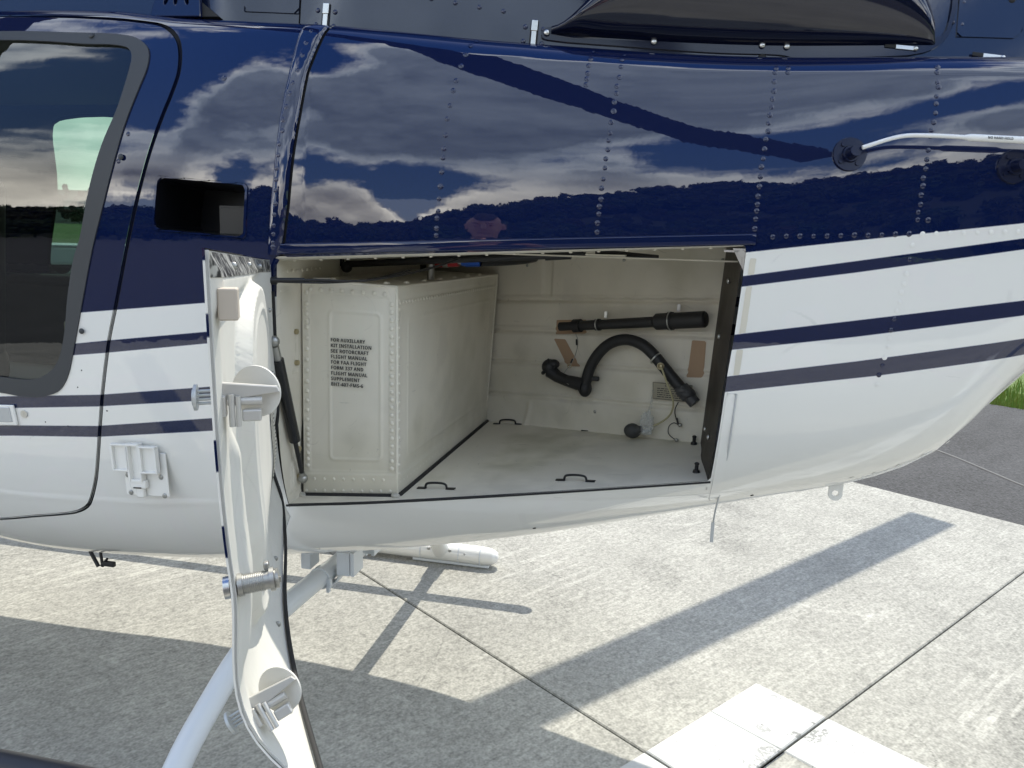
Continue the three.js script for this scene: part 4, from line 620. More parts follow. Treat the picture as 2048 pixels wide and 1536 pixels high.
// ------------------------------------------------------------------ open baggage door, hinged on the forward edge
const HINGE = V(-.078, 0, .668), DA = 75.1 * Math.PI / 180;
{
  const d = group('baggage_door', heli); d.position.copy(HINGE); d.rotation.y = -DA; d.userData.label = 'open curved door with a cream padded inner side and striped outer side';
  const DP = BAY.map((p) => { const c = [.4, 1.18]; return [p[0] + (c[0] - p[0]) * .009 + (p[0] < 0 ? .004 : 0), p[1] + (p[1] < 1.0 ? -.02 - .055 * clamp(p[0] / .85, 0, 1) : -.004)]; });
  const loc = (s, v, o) => { const [p, n] = onSkin(s, v, o); const out = .040 * sst(1.15, .95, v); p.sub(V(-.06, 0, .668)); p.z += out; return [p, n]; };
  mesh('door_skin', [patch(-.1, .9, .83, 1.5, .01, (s, v) => sdPoly(DP, s, v), 0, loc), wall(DP, 0, -.0022, loc)], M.paint, d);
  // inner liner: flat flange at the edges, padded pan in the middle, a curved rib near the top
  const pan = smoothPoly([[.30, 1.0], [.29, 1.12], [.29, 1.26], [.33, 1.36], [.43, 1.41], [.56, 1.415], [.66, 1.39], [.71, 1.32], [.72, 1.2], [.70, 1.06], [.64, .985], [.46, .95], [.34, .955]], 4);
  const off = (s, v) => { // depth of the pressed inner sheet: flat hinge flange, sloping step, padded middle, hollow towards the free edge
    const e = -sdPoly(DP, s, v), q = sdPoly(pan, s, v), k = sst(0, .03, e); let o = -.0042 - .004 * k;
    o -= k * .019 * clamp((.005 - q) / .010, 0, 1);
    o -= k * .006 * sst(1.412, 1.424, v) * sst(.05, .12, s);
    o -= k * .0025 * Math.max(0, 1 - Math.abs(q + .035) / .006);
    o -= k * .009 * clamp((.012 + .1 * (1.3 - v) - Math.abs(s - .80)) / .008, 0, 1) * sst(1.02, 1.06, v) * sst(1.3, 1.26, v);
    return o; };
  const lg = patch(-.1, .9, .83, 1.5, .004, (s, v) => sdPoly(DP, s, v) + .002, off, loc); lg.computeVertexNormals();
  mesh('door_liner', lg, M.liner, d);
  { const mot = dataTex(256, 256, (x, y) => { const a = fbm2p(x * 40, y * 40, 40, 3, 701), b = fbm2p(x * 8, y * 8, 8, 3, 711), k = sst(.42, .6, a * .7 + b * .3); return [lerp(.05, .62, k), lerp(.05, .62, k), lerp(.048, .58, k)]; }); mot.repeat.set(4, 4); mesh('foil_strip', (() => { const g = patch(-.1, .9, 1.40, 1.5, .006, (s, v) => Math.max(sdPoly(DP, s, v) + .003, lerp(1.4275, 1.477, (s + .056) / .937) - .026 - v), (s, v) => off(s, v) - .0008, loc); g.computeVertexNormals(); return g; })(), std(0xffffff, .35, .5, { map: mot }), d); }
  mesh('door_rim', wall(DP.map((p) => { const c = [.4, 1.18]; return [p[0] + (c[0] - p[0]) * .006, p[1] + (c[1] - p[1]) * .006]; }), -.002, -.0052, loc), std(rgb(.6, .6, .58), .6), d);
  for (const [u, v] of [[.02, 1.33], [.015, 1.2], [.01, 1.08], [.01, .97], [.2, 1.425], [.45, 1.44], [.7, 1.452], [.25, .90], [.5, .905], [.72, .91]]) { const p = loc(u, v, off(u, v) - .001)[0]; mesh('liner_screw', ball(p.toArray(), .0048, .6, 1, 1, 8), M.dullsteel, d); }
  // dark weather seal along the lower and hinge edges
  mesh('weather_seal', tube([[-.05, 1.36], [-.056, 1.25], [-.064, 1.1], [-.07, .98], [-.07, .905], [.06, .866], [.39, .876], [.6, .882], [.83, .888]].map((q) => loc(q[0] + .008, q[1] + .002, -.009)[0]), .0035, 90, 6), M.rubber, d);
  const frame = (s, v, o) => { const [p, n] = loc(s, v, o), x = V(1, 0, 0).addScaledVector(n, -n.x).normalize(), y = n.clone().cross(x); return new THREE.Matrix4().makeBasis(x, y, n).setPosition(p); };
  const put = (m, s, v, o, t = 0) => { m.applyMatrix4(frame(s, v, o)); if (t) m.rotateZ(t); return m; };
  // two round twist latches through the free edge, a round plate inside and a small knob outside (z points out of the skin)
  for (const [s, v, tt] of [[.835, 1.335, 0], [.815, .978, .25]]) {
    const m = group('door_latch', d);
    mesh('latch_disc', [new THREE.CylinderGeometry(.026, .026, .0025, 40).rotateZ(Math.PI / 2).rotateY(-.45).translate(-.01, 0, -.034)], std(rgb(.66, .65, .61), .5), m);
    mesh('latch_blade', [(() => { const sh = new THREE.Shape(); sh.moveTo(0, -.008); sh.lineTo(0, .008); sh.lineTo(.05, .003); sh.lineTo(.052, -.001); sh.closePath(); return new THREE.ExtrudeGeometry(sh, { depth: .004, bevelEnabled: true, bevelSize: .001, bevelThickness: .001, bevelSegments: 1 }).rotateY(Math.PI / 2).translate(.004, .004, -.004); })(), rod([.006, -.006, -.008], [.006, -.006, -.04], .0045), box(.011, .012, .018, .006, -.020, -.03, .002), rod([.012, -.03, -.012], [.012, .002, -.012], .003), rod([.012, -.03, -.018], [.012, .0, -.018], .0025), box(.014, .022, .006, .006, -.010, -.004, .002)], std(rgb(.56, .55, .52), .38, .35), m);
    mesh('latch_knob', [new THREE.CylinderGeometry(.0125, .0125, .003, 26).rotateX(Math.PI / 2).translate(.012, 0, .02), new THREE.CylinderGeometry(.008, .008, .002, 24).rotateX(Math.PI / 2).translate(.012, 0, .022), ...[-.006, -.002, .002, .006].map((y) => rod([.01, y, 0], [.012, y, .02], .0016, .0016, 6))], std(rgb(.52, .54, .53), .4, .3), m);
    put(m, s, v, -.004, tt);
  }
  const lk = group('cam_lock', d);
  mesh('lock_barrel', [new THREE.CylinderGeometry(.0098, .0098, .03, 22).rotateX(Math.PI / 2).translate(0, 0, -.024), ...Array.from({ length: 12 }, (_, i) => new THREE.TorusGeometry(.0099, .0005, 5, 22).translate(0, 0, -.012 - i * .0018)), new THREE.CylinderGeometry(.0128, .0128, .005, 6).rotateX(Math.PI / 2).translate(0, 0, -.009)], M.dullsteel, lk);
  mesh('lock_cam', [new THREE.CylinderGeometry(.0122, .0122, .0045, 22).rotateX(Math.PI / 2).translate(0, 0, -.04), new THREE.CylinderGeometry(.0095, .0105, .004, 18).rotateX(Math.PI / 2).translate(0, 0, -.0445), box(.008, .008, .006, -.004, .014, -.036, .002), box(.003, .006, .003, 0, -.002, -.047)], M.dullsteel, lk);
  mesh('lock_head', [new THREE.CylinderGeometry(.0115, .0115, .006, 22).rotateX(Math.PI / 2).translate(0, 0, .004)], M.steel, lk);
  put(lk, .842, 1.137, 0, 0);
  put(mesh('foam_pad', box(.02, .03, .018, 0, 0, -.012, .002), std(rgb(.5, .44, .37), .9), d), .852, 1.425, -.006);
  // cable bracket at the hinge side and the lid placard
  put(mesh('cable_bracket', [box(.014, .016, .012, 0, 0, -.006, .002), rod([0, 0, -.012], [.0, .002, -.03], .004)], M.black, d), -.03, 1.385, -.008);
  const cv = document.createElement('canvas'); cv.width = 256; cv.height = 512; const c = cv.getContext('2d'); c.fillStyle = '#c9c5b8'; c.fillRect(0, 0, 256, 512); c.fillStyle = '#55524a'; { const r = rng(15); for (let l = 0; l < 24; l++) { let x = 14 + (l % 5 ? 0 : 20); while (x < 225) { const w = 5 + r() * 26; c.fillRect(x, 12 + l * 20.5, w, 8); x += w + 6; } } }
  const ct = new THREE.CanvasTexture(cv); ct.colorSpace = THREE.SRGBColorSpace;
  const P0 = [.24, 1.07], P1 = [.40, 1.235]; const pg = patch(P0[0], P1[0], P0[1], P1[1], .008, () => -1, (s, v) => off(s, v) - .0012, loc); { const uv = pg.attributes.uv; for (let i = 0; i < uv.count; i++) uv.setXY(i, 1 - (uv.getX(i) - P0[0]) / (P1[0] - P0[0]), (uv.getY(i) - P0[1]) / (P1[1] - P0[1])); pg.computeVertexNormals(); }
  mesh('door_placard', pg, std(0xffffff, .6, 0, { map: ct }), d);
  // gas strut from the door to the bay's forward corner, and the black cables at the top
  const g = group('gas_strut', heli); const a = [-.052, 1.262, .705], b = [-.066, .925, .572], m = (t) => [0, 1, 2].map((i) => lerp(a[i], b[i], t));
  mesh('strut_cylinder', rod(m(.12), m(.70), .0125, .0125, 22), std(rgb(.012, .012, .013), .25), g); mesh('strut_rod', rod(m(.69), m(.96), .0052, .0052, 14), M.black, g); mesh('ball_joint', [ball(a, .012, 1, 1, 1, 14), rod(m(.03), m(.13), .008, .009)], M.dullsteel, g); mesh('ball_joint', [ball(b, .0115, 1, 1, 1, 14), rod(m(.95), m(.99), .007, .008)], M.dullsteel, g);
  mesh('door_cable', [tube([[-.05, 1.388, .70], [.02, 1.387, .655], [.10, 1.386, .6], [.2, 1.41, .45], [.24, 1.43, .36]], .0028, 40, 7), tube([[-.05, 1.384, .70], [.04, 1.382, .64], [.11, 1.388, .575], [.16, 1.405, .48]], .0024, 40, 7), rod([-.06, 1.386, .705], [.0, 1.3875, .667], .0055, .0045)], M.black, heli);
}
// ------------------------------------------------------------------ cabin seen through the door window
{
  const cab = group('cabin_interior', heli);
  const sectionSlab = (s, t, inset) => { const P = []; for (let i = 0; i <= 30; i++) { const v = lerp(hb(s) + .2, hsh(s) + .02, i / 30), [h, w] = skin(s, v); P.push([w - inset, h]); } const sh = new THREE.Shape(); sh.moveTo(-P[0][0], P[0][1]); for (const p of P) sh.lineTo(p[0], p[1]); for (const p of P.slice().reverse()) sh.lineTo(-p[0], p[1]); sh.closePath(); return new THREE.ExtrudeGeometry(sh, { depth: t, bevelEnabled: false }).rotateY(Math.PI / 2).translate(s, 0, 0); };
  const dk = std(rgb(.05, .048, .042), .8), lt = std(rgb(.10, .095, .08), .75), seat = std(rgb(.16, .15, .10), .6);
  mesh('cabin_floor', box(2.1, .03, 1.06, -1.2, .80, 0), dk, cab);
  mesh('cabin_bulkhead', sectionSlab(-.105, .02, .05), lt, cab);
  mesh('cabin_headliner', box(2.1, .02, .94, -1.2, 1.925, 0), lt, cab);
  mesh('bench_seat', [new RoundedBoxGeometry(.5, .14, 1.0, 3, .05).translate(-.50, 1.10, 0), new RoundedBoxGeometry(.12, .55, .44, 3, .05).rotateZ(-.12).translate(-.22, 1.38, -.24), new RoundedBoxGeometry(.12, .55, .44, 3, .05).rotateZ(-.12).translate(-.22, 1.38, .24)], lt, cab);
  mesh('front_seat', [new RoundedBoxGeometry(.11, .62, .46, 3, .05).rotateZ(-.12).translate(-1.42, 1.32, .25), new RoundedBoxGeometry(.46, .12, .46, 3, .04).translate(-1.62, 1.02, .25)], dk, cab);
  mesh('seat_belt', [box(.05, .05, .01, -.70, 1.225, .52, .004), tube([[-.72, 1.22, .52], [-.66, 1.195, .54], [-.6, 1.19, .55]], .006, 20, 6), tube([[-.60, 1.36, .56], [-.65, 1.28, .55], [-.7, 1.24, .53]], .003, 20, 5)], seat, cab);
  mesh('side_panel', [box(1.8, .34, .03, -1.2, 1.06, -.61), box(1.9, .05, .05, -1.2, 1.245, -.61, .02), box(.02, .02, .03, -1.49, 1.26, -.6, .006)], dk, cab);
}
// low white trailer beyond, seen through the cabin
{
  const h = group('white_trailer'); h.position.set(-11.6, 0, -20.8); h.rotation.y = .25; tag(h, 'low white trailer parked behind the helicopter, seen through both cabin windows', 'trailer');
  mesh('trailer_body', [box(4.2, .46, 1.7, 0, .55, 0, .04), box(4.3, .05, 1.76, 0, .805, 0, .02)], std(rgb(.72, .73, .70), .4), h);
  mesh('chassis', [box(4.0, .08, 1.2, 0, .28, 0), box(1.2, .07, .1, 2.6, .28, 0)], std(rgb(.1, .1, .1), .6), h);
  for (const x of [-1.2, 0, 1.2]) mesh('side_panel', box(1.05, .34, .02, x, .55, .86, .008), std(rgb(.62, .64, .62), .45), h);
  for (const x of [-.55, .45]) for (const z of [-.7, .7]) mesh('wheel', [new THREE.CylinderGeometry(.2, .2, .16, 24).rotateX(Math.PI / 2).translate(x, .2, z)], M.rubber, h);
}
// ------------------------------------------------------------------ things in the bay
{ // auxiliary tank
  const t = group('auxiliary_tank'); t.position.copy(toWorld(0, 0, 0)); t.rotation.y = -YAW; tag(t, 'cream riveted auxiliary tank with stencilled black text, standing in the baggage bay', 'tank');
  const A = V(-.081, .876, .540), B = V(.152, .897, .540), C = V(.167, .898, -.200), D = V(-.081, .876, -.2), A1 = V(-.072, 1.378, .540), B1 = V(.152, 1.371, .538), C1 = V(.195, 1.362, -.203), D1 = V(-.072, 1.37, -.2);
  const bil = (P, Q, R, S, u, v) => P.clone().lerp(Q, u).lerp(S.clone().lerp(R, u), v);
  const face = (P, Q, R, S, nu, nv, rel) => { const n = Q.clone().sub(P).cross(S.clone().sub(P)).normalize(); return grid(nu, nv, (u, v) => { const p = bil(P, Q, R, S, u, v); const o = rel ? rel(u, v) : 0; return [p.x + n.x * o, p.y + n.y * o, p.z + n.z * o, u * P.distanceTo(Q), v * P.distanceTo(S)]; }); };
  const rr = (u, v, u0, u1, v0, v1, W, H, r = .012) => { const dx = Math.max(u0 - u, u - u1) * W, dy = Math.max(v0 - v, v - v1) * H; const qx = dx + r, qy = dy + r; return Math.hypot(Math.max(qx, 0), Math.max(qy, 0)) + Math.min(Math.max(qx, qy), 0) - r; };
  const bead = (d) => .0016 * Math.exp(-((d / .0032) ** 2));
  const r1 = (u, v) => bead(rr(u, v, .29, .83, .17, .87, .233, .5)) * 1.2 - .0014 * sst(.002, -.002, rr(u, v, .075, .915, .115, .945, .233, .5, .004)) - .002 * sst(.004, 0, Math.abs(v - .105) * .5 - .0005) * 0 + .0024 * sst(.104, .098, v);
  const r2 = (u, v) => bead(rr(u, v, .09, .93, .16, .84, .75, .47)) - .001 * sst(.002, -.002, rr(u, v, .03, .97, .10, .95, .75, .47, .004)) + .0022 * sst(.09, .084, v);
  mesh('front_panel', face(A, B, B1, A1, 90, 190, r1), M.tank, t);
  mesh('side_panel', face(B, C, C1, B1, 200, 130, r2), M.tank, t);
  mesh('top_panel', [face(A1, B1, C1, D1, 4, 4), face(D, A, A1, D1, 2, 2), face(C, D, D1, C1, 2, 2)], M.tank, t);
  mesh('corner_edge', [rod(B.toArray(), B1.toArray(), .0035), rod(A1.toArray(), B1.toArray(), .0028), rod(B1.toArray(), C1.toArray(), .0028), rod(C.toArray(), C1.toArray(), .003)], M.tank, t);
  mesh('base_seal', [rod(A.clone().add(V(0, -.002, .006)).toArray(), B.clone().add(V(.004, -.002, .006)).toArray(), .0065), rod(B.clone().add(V(.006, -.002, .004)).toArray(), C.clone().add(V(.006, -.002, 0)).toArray(), .0065)], M.rubber, t);
  for (const q of [A, B]) mesh('seal_lump', ball(q.clone().add(V(0, .001, .011)).toArray(), .009, 1.25, .7, 1, 7), std(rgb(.5, .48, .42), .7), t);
  const rg = new THREE.LatheGeometry([[0, .0034], [.0026, .0031], [.0046, .0018], [.0056, 0]].map((p) => new THREE.Vector2(...p)), 9), fr = rng(31);
  const nF = V(0, 0, 1), nS = C.clone().sub(B).cross(B1.clone().sub(B)).normalize();
  const riv = (P, Q, R, S, u, v, n, k = 1) => { const m = mesh('rivet', rg, M.tank, t); m.position.copy(bil(P, Q, R, S, u, v)).addScaledVector(n, .0004); m.quaternion.setFromUnitVectors(V(0, 1, 0), n); m.scale.setScalar(k); };
  const F = [A, B, B1, A1], S = [B, C, C1, B1];
  for (const v of [.15, .18, .21, .245, .275, .30, .325, .37, .415, .46, .505, .55, .6, .65, .70, .75, .80, .825, .86, .885, .905, .955]) riv(...F, .045, v - .01, nF);
  for (let i = 0; i < 22; i++) riv(...F, .945, .13 + i * .0375, nF);
  for (let i = 0; i < 8; i++) riv(...F, .09 + i * .112, .962, nF);
  for (let i = 0; i < 8; i++) { riv(...F, .12 + i * .105, .075, nF); } for (let i = 0; i < 10; i++) riv(...F, .03 + i * .1, .018, nF);
  for (let i = 0; i < 20; i++) riv(...S, .014, .10 + i * .044, nS, .85);
  for (let i = 0; i < 42; i++) riv(...S, .02 + .96 * i / 41, .925 , nS, .85);
  for (let i = 0; i < 34; i++) riv(...S, .02 + .96 * i / 33, .055, nS, .8);
  for (let i = 0; i < 18; i++) riv(...S, .984, .1 + i * .046, nS, .7);
  for (let i = 0; i < 9; i++) { const m = mesh('top_rivet', rg, M.tank, t); m.position.copy(i < 3 ? A1.clone().lerp(B1, .35 + i * .28) : B1.clone().lerp(C1, .08 + (i - 3) * .14)).add(V(-.008, .004, -.012)); m.scale.setScalar(1.5); }
  mesh('top_clip', box(.04, .004, .02, -.03, 1.381, .52, .001), M.white, t);
  const font = await new FontLoader().loadAsync('fonts/droid/droid_sans_bold.typeface.json');
  const lines = ['FOR AUXILLARY', 'KIT INSTALLATION', 'SEE ROTORCRAFT', 'FLIGHT MANUAL', 'FOR FAA FLIGHT', 'FORM 337 AND', 'FLIGHT MANUAL', 'SUPPLEMENT', 'BHT-407-FMS-6'];
  const tg = lines.map((l, i) => new TextGeometry(l, { font, size: .0080, depth: .0004, curveSegments: 2 }).translate(0, -i * .01265, 0));
  const tx = mesh('stencil_text', tg, std(rgb(.02, .02, .02), .6), t); tx.position.set(-.0055, 1.243, .5414); tx.rotation.z = -.008; tx.scale.x = 1.0;
}
{ // two stowed control tubes on the back wall
  const place = (g) => { g.position.copy(toWorld(0, 0, 0)); g.rotation.y = -YAW; return g; };
  const w = (s, h, o) => bwPt(bwA(s), h, o);
  const ring = (c, ax, R0, r0) => new THREE.TorusGeometry(R0, r0, 8, 30).applyQuaternion(new THREE.Quaternion().setFromUnitVectors(V(0, 0, 1), ax.clone().normalize())).translate(c.x, c.y, c.z);
  const matt = std(rgb(.016, .016, .017), .55);
  const t1 = place(group('control_lever')); tag(t1, 'straight black control lever clipped level on the rear wall of the bay', 'control lever');
  const q = (s) => w(s, lerp(1.2285, 1.2875, (s - .43) / .40), .034);
  mesh('lever_tube', [rod(q(.47).toArray(), q(.72).toArray(), .0135, .0145, 18), rod(q(.43).toArray(), q(.478).toArray(), .0125, .0125, 18)], matt, t1);
  mesh('lever_collar', [rod(q(.473).toArray(), q(.494).toArray(), .019, .019, 20)], matt, t1);
  mesh('lever_grip', [rod(q(.708).toArray(), q(.83).toArray(), .022, .0215, 22), rod(q(.700).toArray(), q(.708).toArray(), .015, .022, 20), rod(q(.83).toArray(), q(.834).toArray(), .0215, .018, 20)], matt, t1);
  for (const [s, r] of [[.545, .0165], [.745, .024]]) { mesh('clip_strap', [rod(q(s - .006).toArray(), q(s + .006).toArray(), r, r, 20)], M.rubber, t1); const p = q(s); mesh('clip_band', [ring(p, q(.8).sub(q(.5)), r + .0004, .0016), box(.009, .02, .003, p.x + .018, p.y + r + .010, p.z - .018, .001)], M.steel, t1); }
  const t2 = place(group('control_stick')); tag(t2, 'curved black control stick with pistol grip strapped below the straight lever', 'control stick');
  const cp = [[.512, 1.055], [.519, 1.085], [.530, 1.125], [.552, 1.165], [.585, 1.198], [.629, 1.213], [.672, 1.205], [.705, 1.182], [.736, 1.150], [.765, 1.12], [.785, 1.10]].map((p) => w(p[0], p[1], .036));
  mesh('stick_tube', tube(cp, .0155, 70, 16), matt, t2);
  mesh('stick_end', [rod(cp[cp.length - 1].toArray(), w(.806, 1.083, .036).toArray(), .021, .021, 20), rod(w(.800, 1.088, .036).toArray(), w(.822, 1.066, .036).toArray(), .017, .016, 18), ...[0, 1].map((i) => { const p = w(.79 + i * .01, 1.098 - i * .009, .036); return ball(p.toArray(), .0235, 1, .6, 1, 14); })], std(rgb(.05, .05, .052), .5), t2);
  // grip: tapered, swelling to the head with a trigger and a switch
  const gp = [[.514, 1.068], [.49, 1.072], [.46, 1.075], [.43, 1.083], [.408, 1.096]].map((p) => w(p[0], p[1], .04));
  mesh('stick_grip', [rod(gp[0].toArray(), gp[1].toArray(), .021, .019), rod(gp[1].toArray(), gp[2].toArray(), .019, .0165), rod(gp[2].toArray(), gp[3].toArray(), .0165, .0175), rod(gp[3].toArray(), gp[4].toArray(), .0175, .021), ball(gp[1].toArray(), .019, 1, 1, 1), ball(gp[2].toArray(), .0165), ball(gp[3].toArray(), .0175), ball(w(.405, 1.108, .04).toArray(), .022, 1.05, 1.05, .95, 16), ball(w(.418, 1.118, .04).toArray(), .014, 1.3, 1, 1, 12), rod(w(.40, 1.125, .045).toArray(), w(.428, 1.112, .045).toArray(), .009, .008), ball(w(.388, 1.088, .045).toArray(), .006)], matt, t2);
  mesh('grip_joint', [ball(w(.516, 1.06, .036).toArray(), .022, .9, 1.15, .9, 14), box(.05, .012, .016, w(.528, 1.085, .03).x, 1.09, w(.528, 1.085, .03).z, .003)], matt, t2);
  for (const [s, h, tl] of [[.503, 1.063, .1], [.712, 1.172, .75]]) { const p = w(s, h, .036); mesh('clip_band', ring(p, V(BWd.x, -tl, BWd.z), .0172, .0024), M.steel, t2); }
  // lanyard with pin
  const ln = place(group('pin_lanyard')); tag(ln, 'thin wire lanyard hanging from the straight lever to the stick grip', 'lanyard');
  mesh('wire', [tube([w(.488, 1.215, .05), w(.492, 1.20, .045), w(.484, 1.175, .03), w(.474, 1.145, .025), w(.462, 1.115, .03)], .0013, 40, 5), tube([w(.462, 1.115, .03), w(.452, 1.10, .035), w(.455, 1.08, .05), w(.478, 1.068, .058)], .0011, 30, 5)], M.dullsteel, ln);
  mesh('crimp', [rod(w(.488, 1.198, .044).toArray(), w(.485, 1.182, .036).toArray(), .0026), rod(w(.469, 1.138, .026).toArray(), w(.465, 1.126, .028).toArray(), .0026)], M.black, ln);
  mesh('ring', new THREE.TorusGeometry(.006, .0013, 6, 18).translate(w(.462, 1.117, .03).x, 1.117, w(.462, 1.117, .03).z), M.brass, ln);
  // pale cord, bagged plug and the loose hook at the right
  const cb = place(group('corded_plug')); tag(cb, 'pale cord running from the curved stick down to a dark plug', 'cord');
  mesh('cord', tube([w(.735, 1.155, .054), w(.744, 1.145, .062), w(.756, 1.115, .06), w(.767, 1.085, .055), w(.770, 1.06, .045), w(.762, 1.03, .035), w(.742, 1.005, .03), w(.715, .985, .035), w(.69, .974, .045)], .0026, 70, 7), std(rgb(.42, .38, .22), .55), cb);
  mesh('cord_fitting', [ball(w(.735, 1.156, .052).toArray(), .0085, 1, 1, 1, 8), new THREE.TorusGeometry(.008, .002, 6, 16).translate(w(.735, 1.156, .056).x, 1.156, w(.735, 1.156, .056).z)], M.brass, cb);
  mesh('plug', [ball(w(.667, .966, .05).toArray(), .0225, 1.05, .92, .9, 18), rod(w(.68, .97, .055).toArray(), w(.694, .977, .055).toArray(), .013, .009)], std(rgb(.05, .05, .05), .6), cb);
  const bg = place(group('plastic_bag')); tag(bg, 'crumpled clear plastic bag tied round the dark plug', 'plastic bag');
  const film = new THREE.MeshPhysicalMaterial({ color: rgb(.92, .93, .93), transmission: .8, roughness: .2, thickness: 0, ior: 1.45, side: THREE.DoubleSide, specularIntensity: 1 });
  const crumple = (c, r, sx, sy, sz, seed, amp) => { const g = new THREE.IcosahedronGeometry(r, 4); const p = g.attributes.position; for (let i = 0; i < p.count; i++) { const v = V(p.getX(i), p.getY(i), p.getZ(i)), k = 1 + amp * (Math.abs(fbm(v.x * 110 + seed, v.y * 110, v.z * 110, 3) - .5) * 2 - .3); p.setXYZ(i, v.x * k * sx, v.y * k * sy, v.z * k * sz); } g.computeVertexNormals(); return g.translate(...c.toArray()); };
  mesh('bag_film', [crumple(w(.703, .995, .045), .024, .8, 1.35, .6, 9, .9), crumple(w(.70, .972, .05), .016, 1.4, .8, .7, 15, .9)], film, bg);
  mesh('bag_tail', grid(10, 24, (u, k) => { const p = w(lerp(.7, .708, k) + .006 * (u - .5) * (1 - .4 * k), lerp(1.0, 1.085, k), .03 + .004 * Math.sin(u * 9 + k * 5)); return [p.x, p.y, p.z]; }), film, bg);
  const hk = place(group('wire_hook')); tag(hk, 'small wire loop with hook hanging at the right end of the wall', 'wire hook');
  mesh('hook_wire', [tube([w(.775, 1.06, .025), w(.768, 1.04, .025), w(.768, 1.02, .02), w(.776, 1.0, .02)], .0015, 30, 5), tube([w(.78, .995, .018), w(.765, 1.0, .018), w(.752, .988, .018), w(.752, .968, .018), w(.764, .958, .018), w(.772, .955, .018)], .0013, 40, 5), rod(w(.771, 1.015, .02).toArray(), w(.777, .999, .02).toArray(), .003, .0025)], M.black, hk);
  mesh('hook_end', [ball(w(.781, .997, .018).toArray(), .0058), ball(w(.774, .954, .018).toArray(), .005)], M.dullsteel, hk);
  // hose fittings above the tank
  const hs = place(group('fuel_fitting')); tag(hs, 'red and blue threaded hose fittings above the auxiliary tank', 'hose fitting');
  const red = std(rgb(.32, .018, .022), .3, .5), blue = std(rgb(.012, .07, .34), .3, .5);
  mesh('elbow', [rod([.132, 1.37, .25], [.132, 1.402, .25], .010, .009, 8), tube([[.132, 1.398, .25], [.134, 1.412, .25], [.148, 1.415, .25]], .0095, 20, 12)], M.dullsteel, hs);
  mesh('red_coupling', [rod([.146, 1.413, .25], [.166, 1.414, .25], .0135, .0135, 6), rod([.178, 1.414, .25], [.205, 1.416, .25], .0115, .0115, 14)], red, hs);
  mesh('hose_clamp', [rod([.165, 1.414, .25], [.179, 1.414, .25], .0128, .0128, 20), rod([.205, 1.416, .25], [.212, 1.416, .25], .006, .006)], M.dullsteel, hs);
  mesh('blue_coupling', [rod([.224, 1.417, .25], [.262, 1.419, .25], .0135, .0135, 6), rod([.214, 1.417, .25], [.224, 1.417, .25], .010, .010)], blue, hs);
  mesh('hose', tube([[.26, 1.419, .25], [.3, 1.42, .2], [.33, 1.42, .05], [.33, 1.42, -.1]], .0115, 30, 12), M.rubber, hs);
}
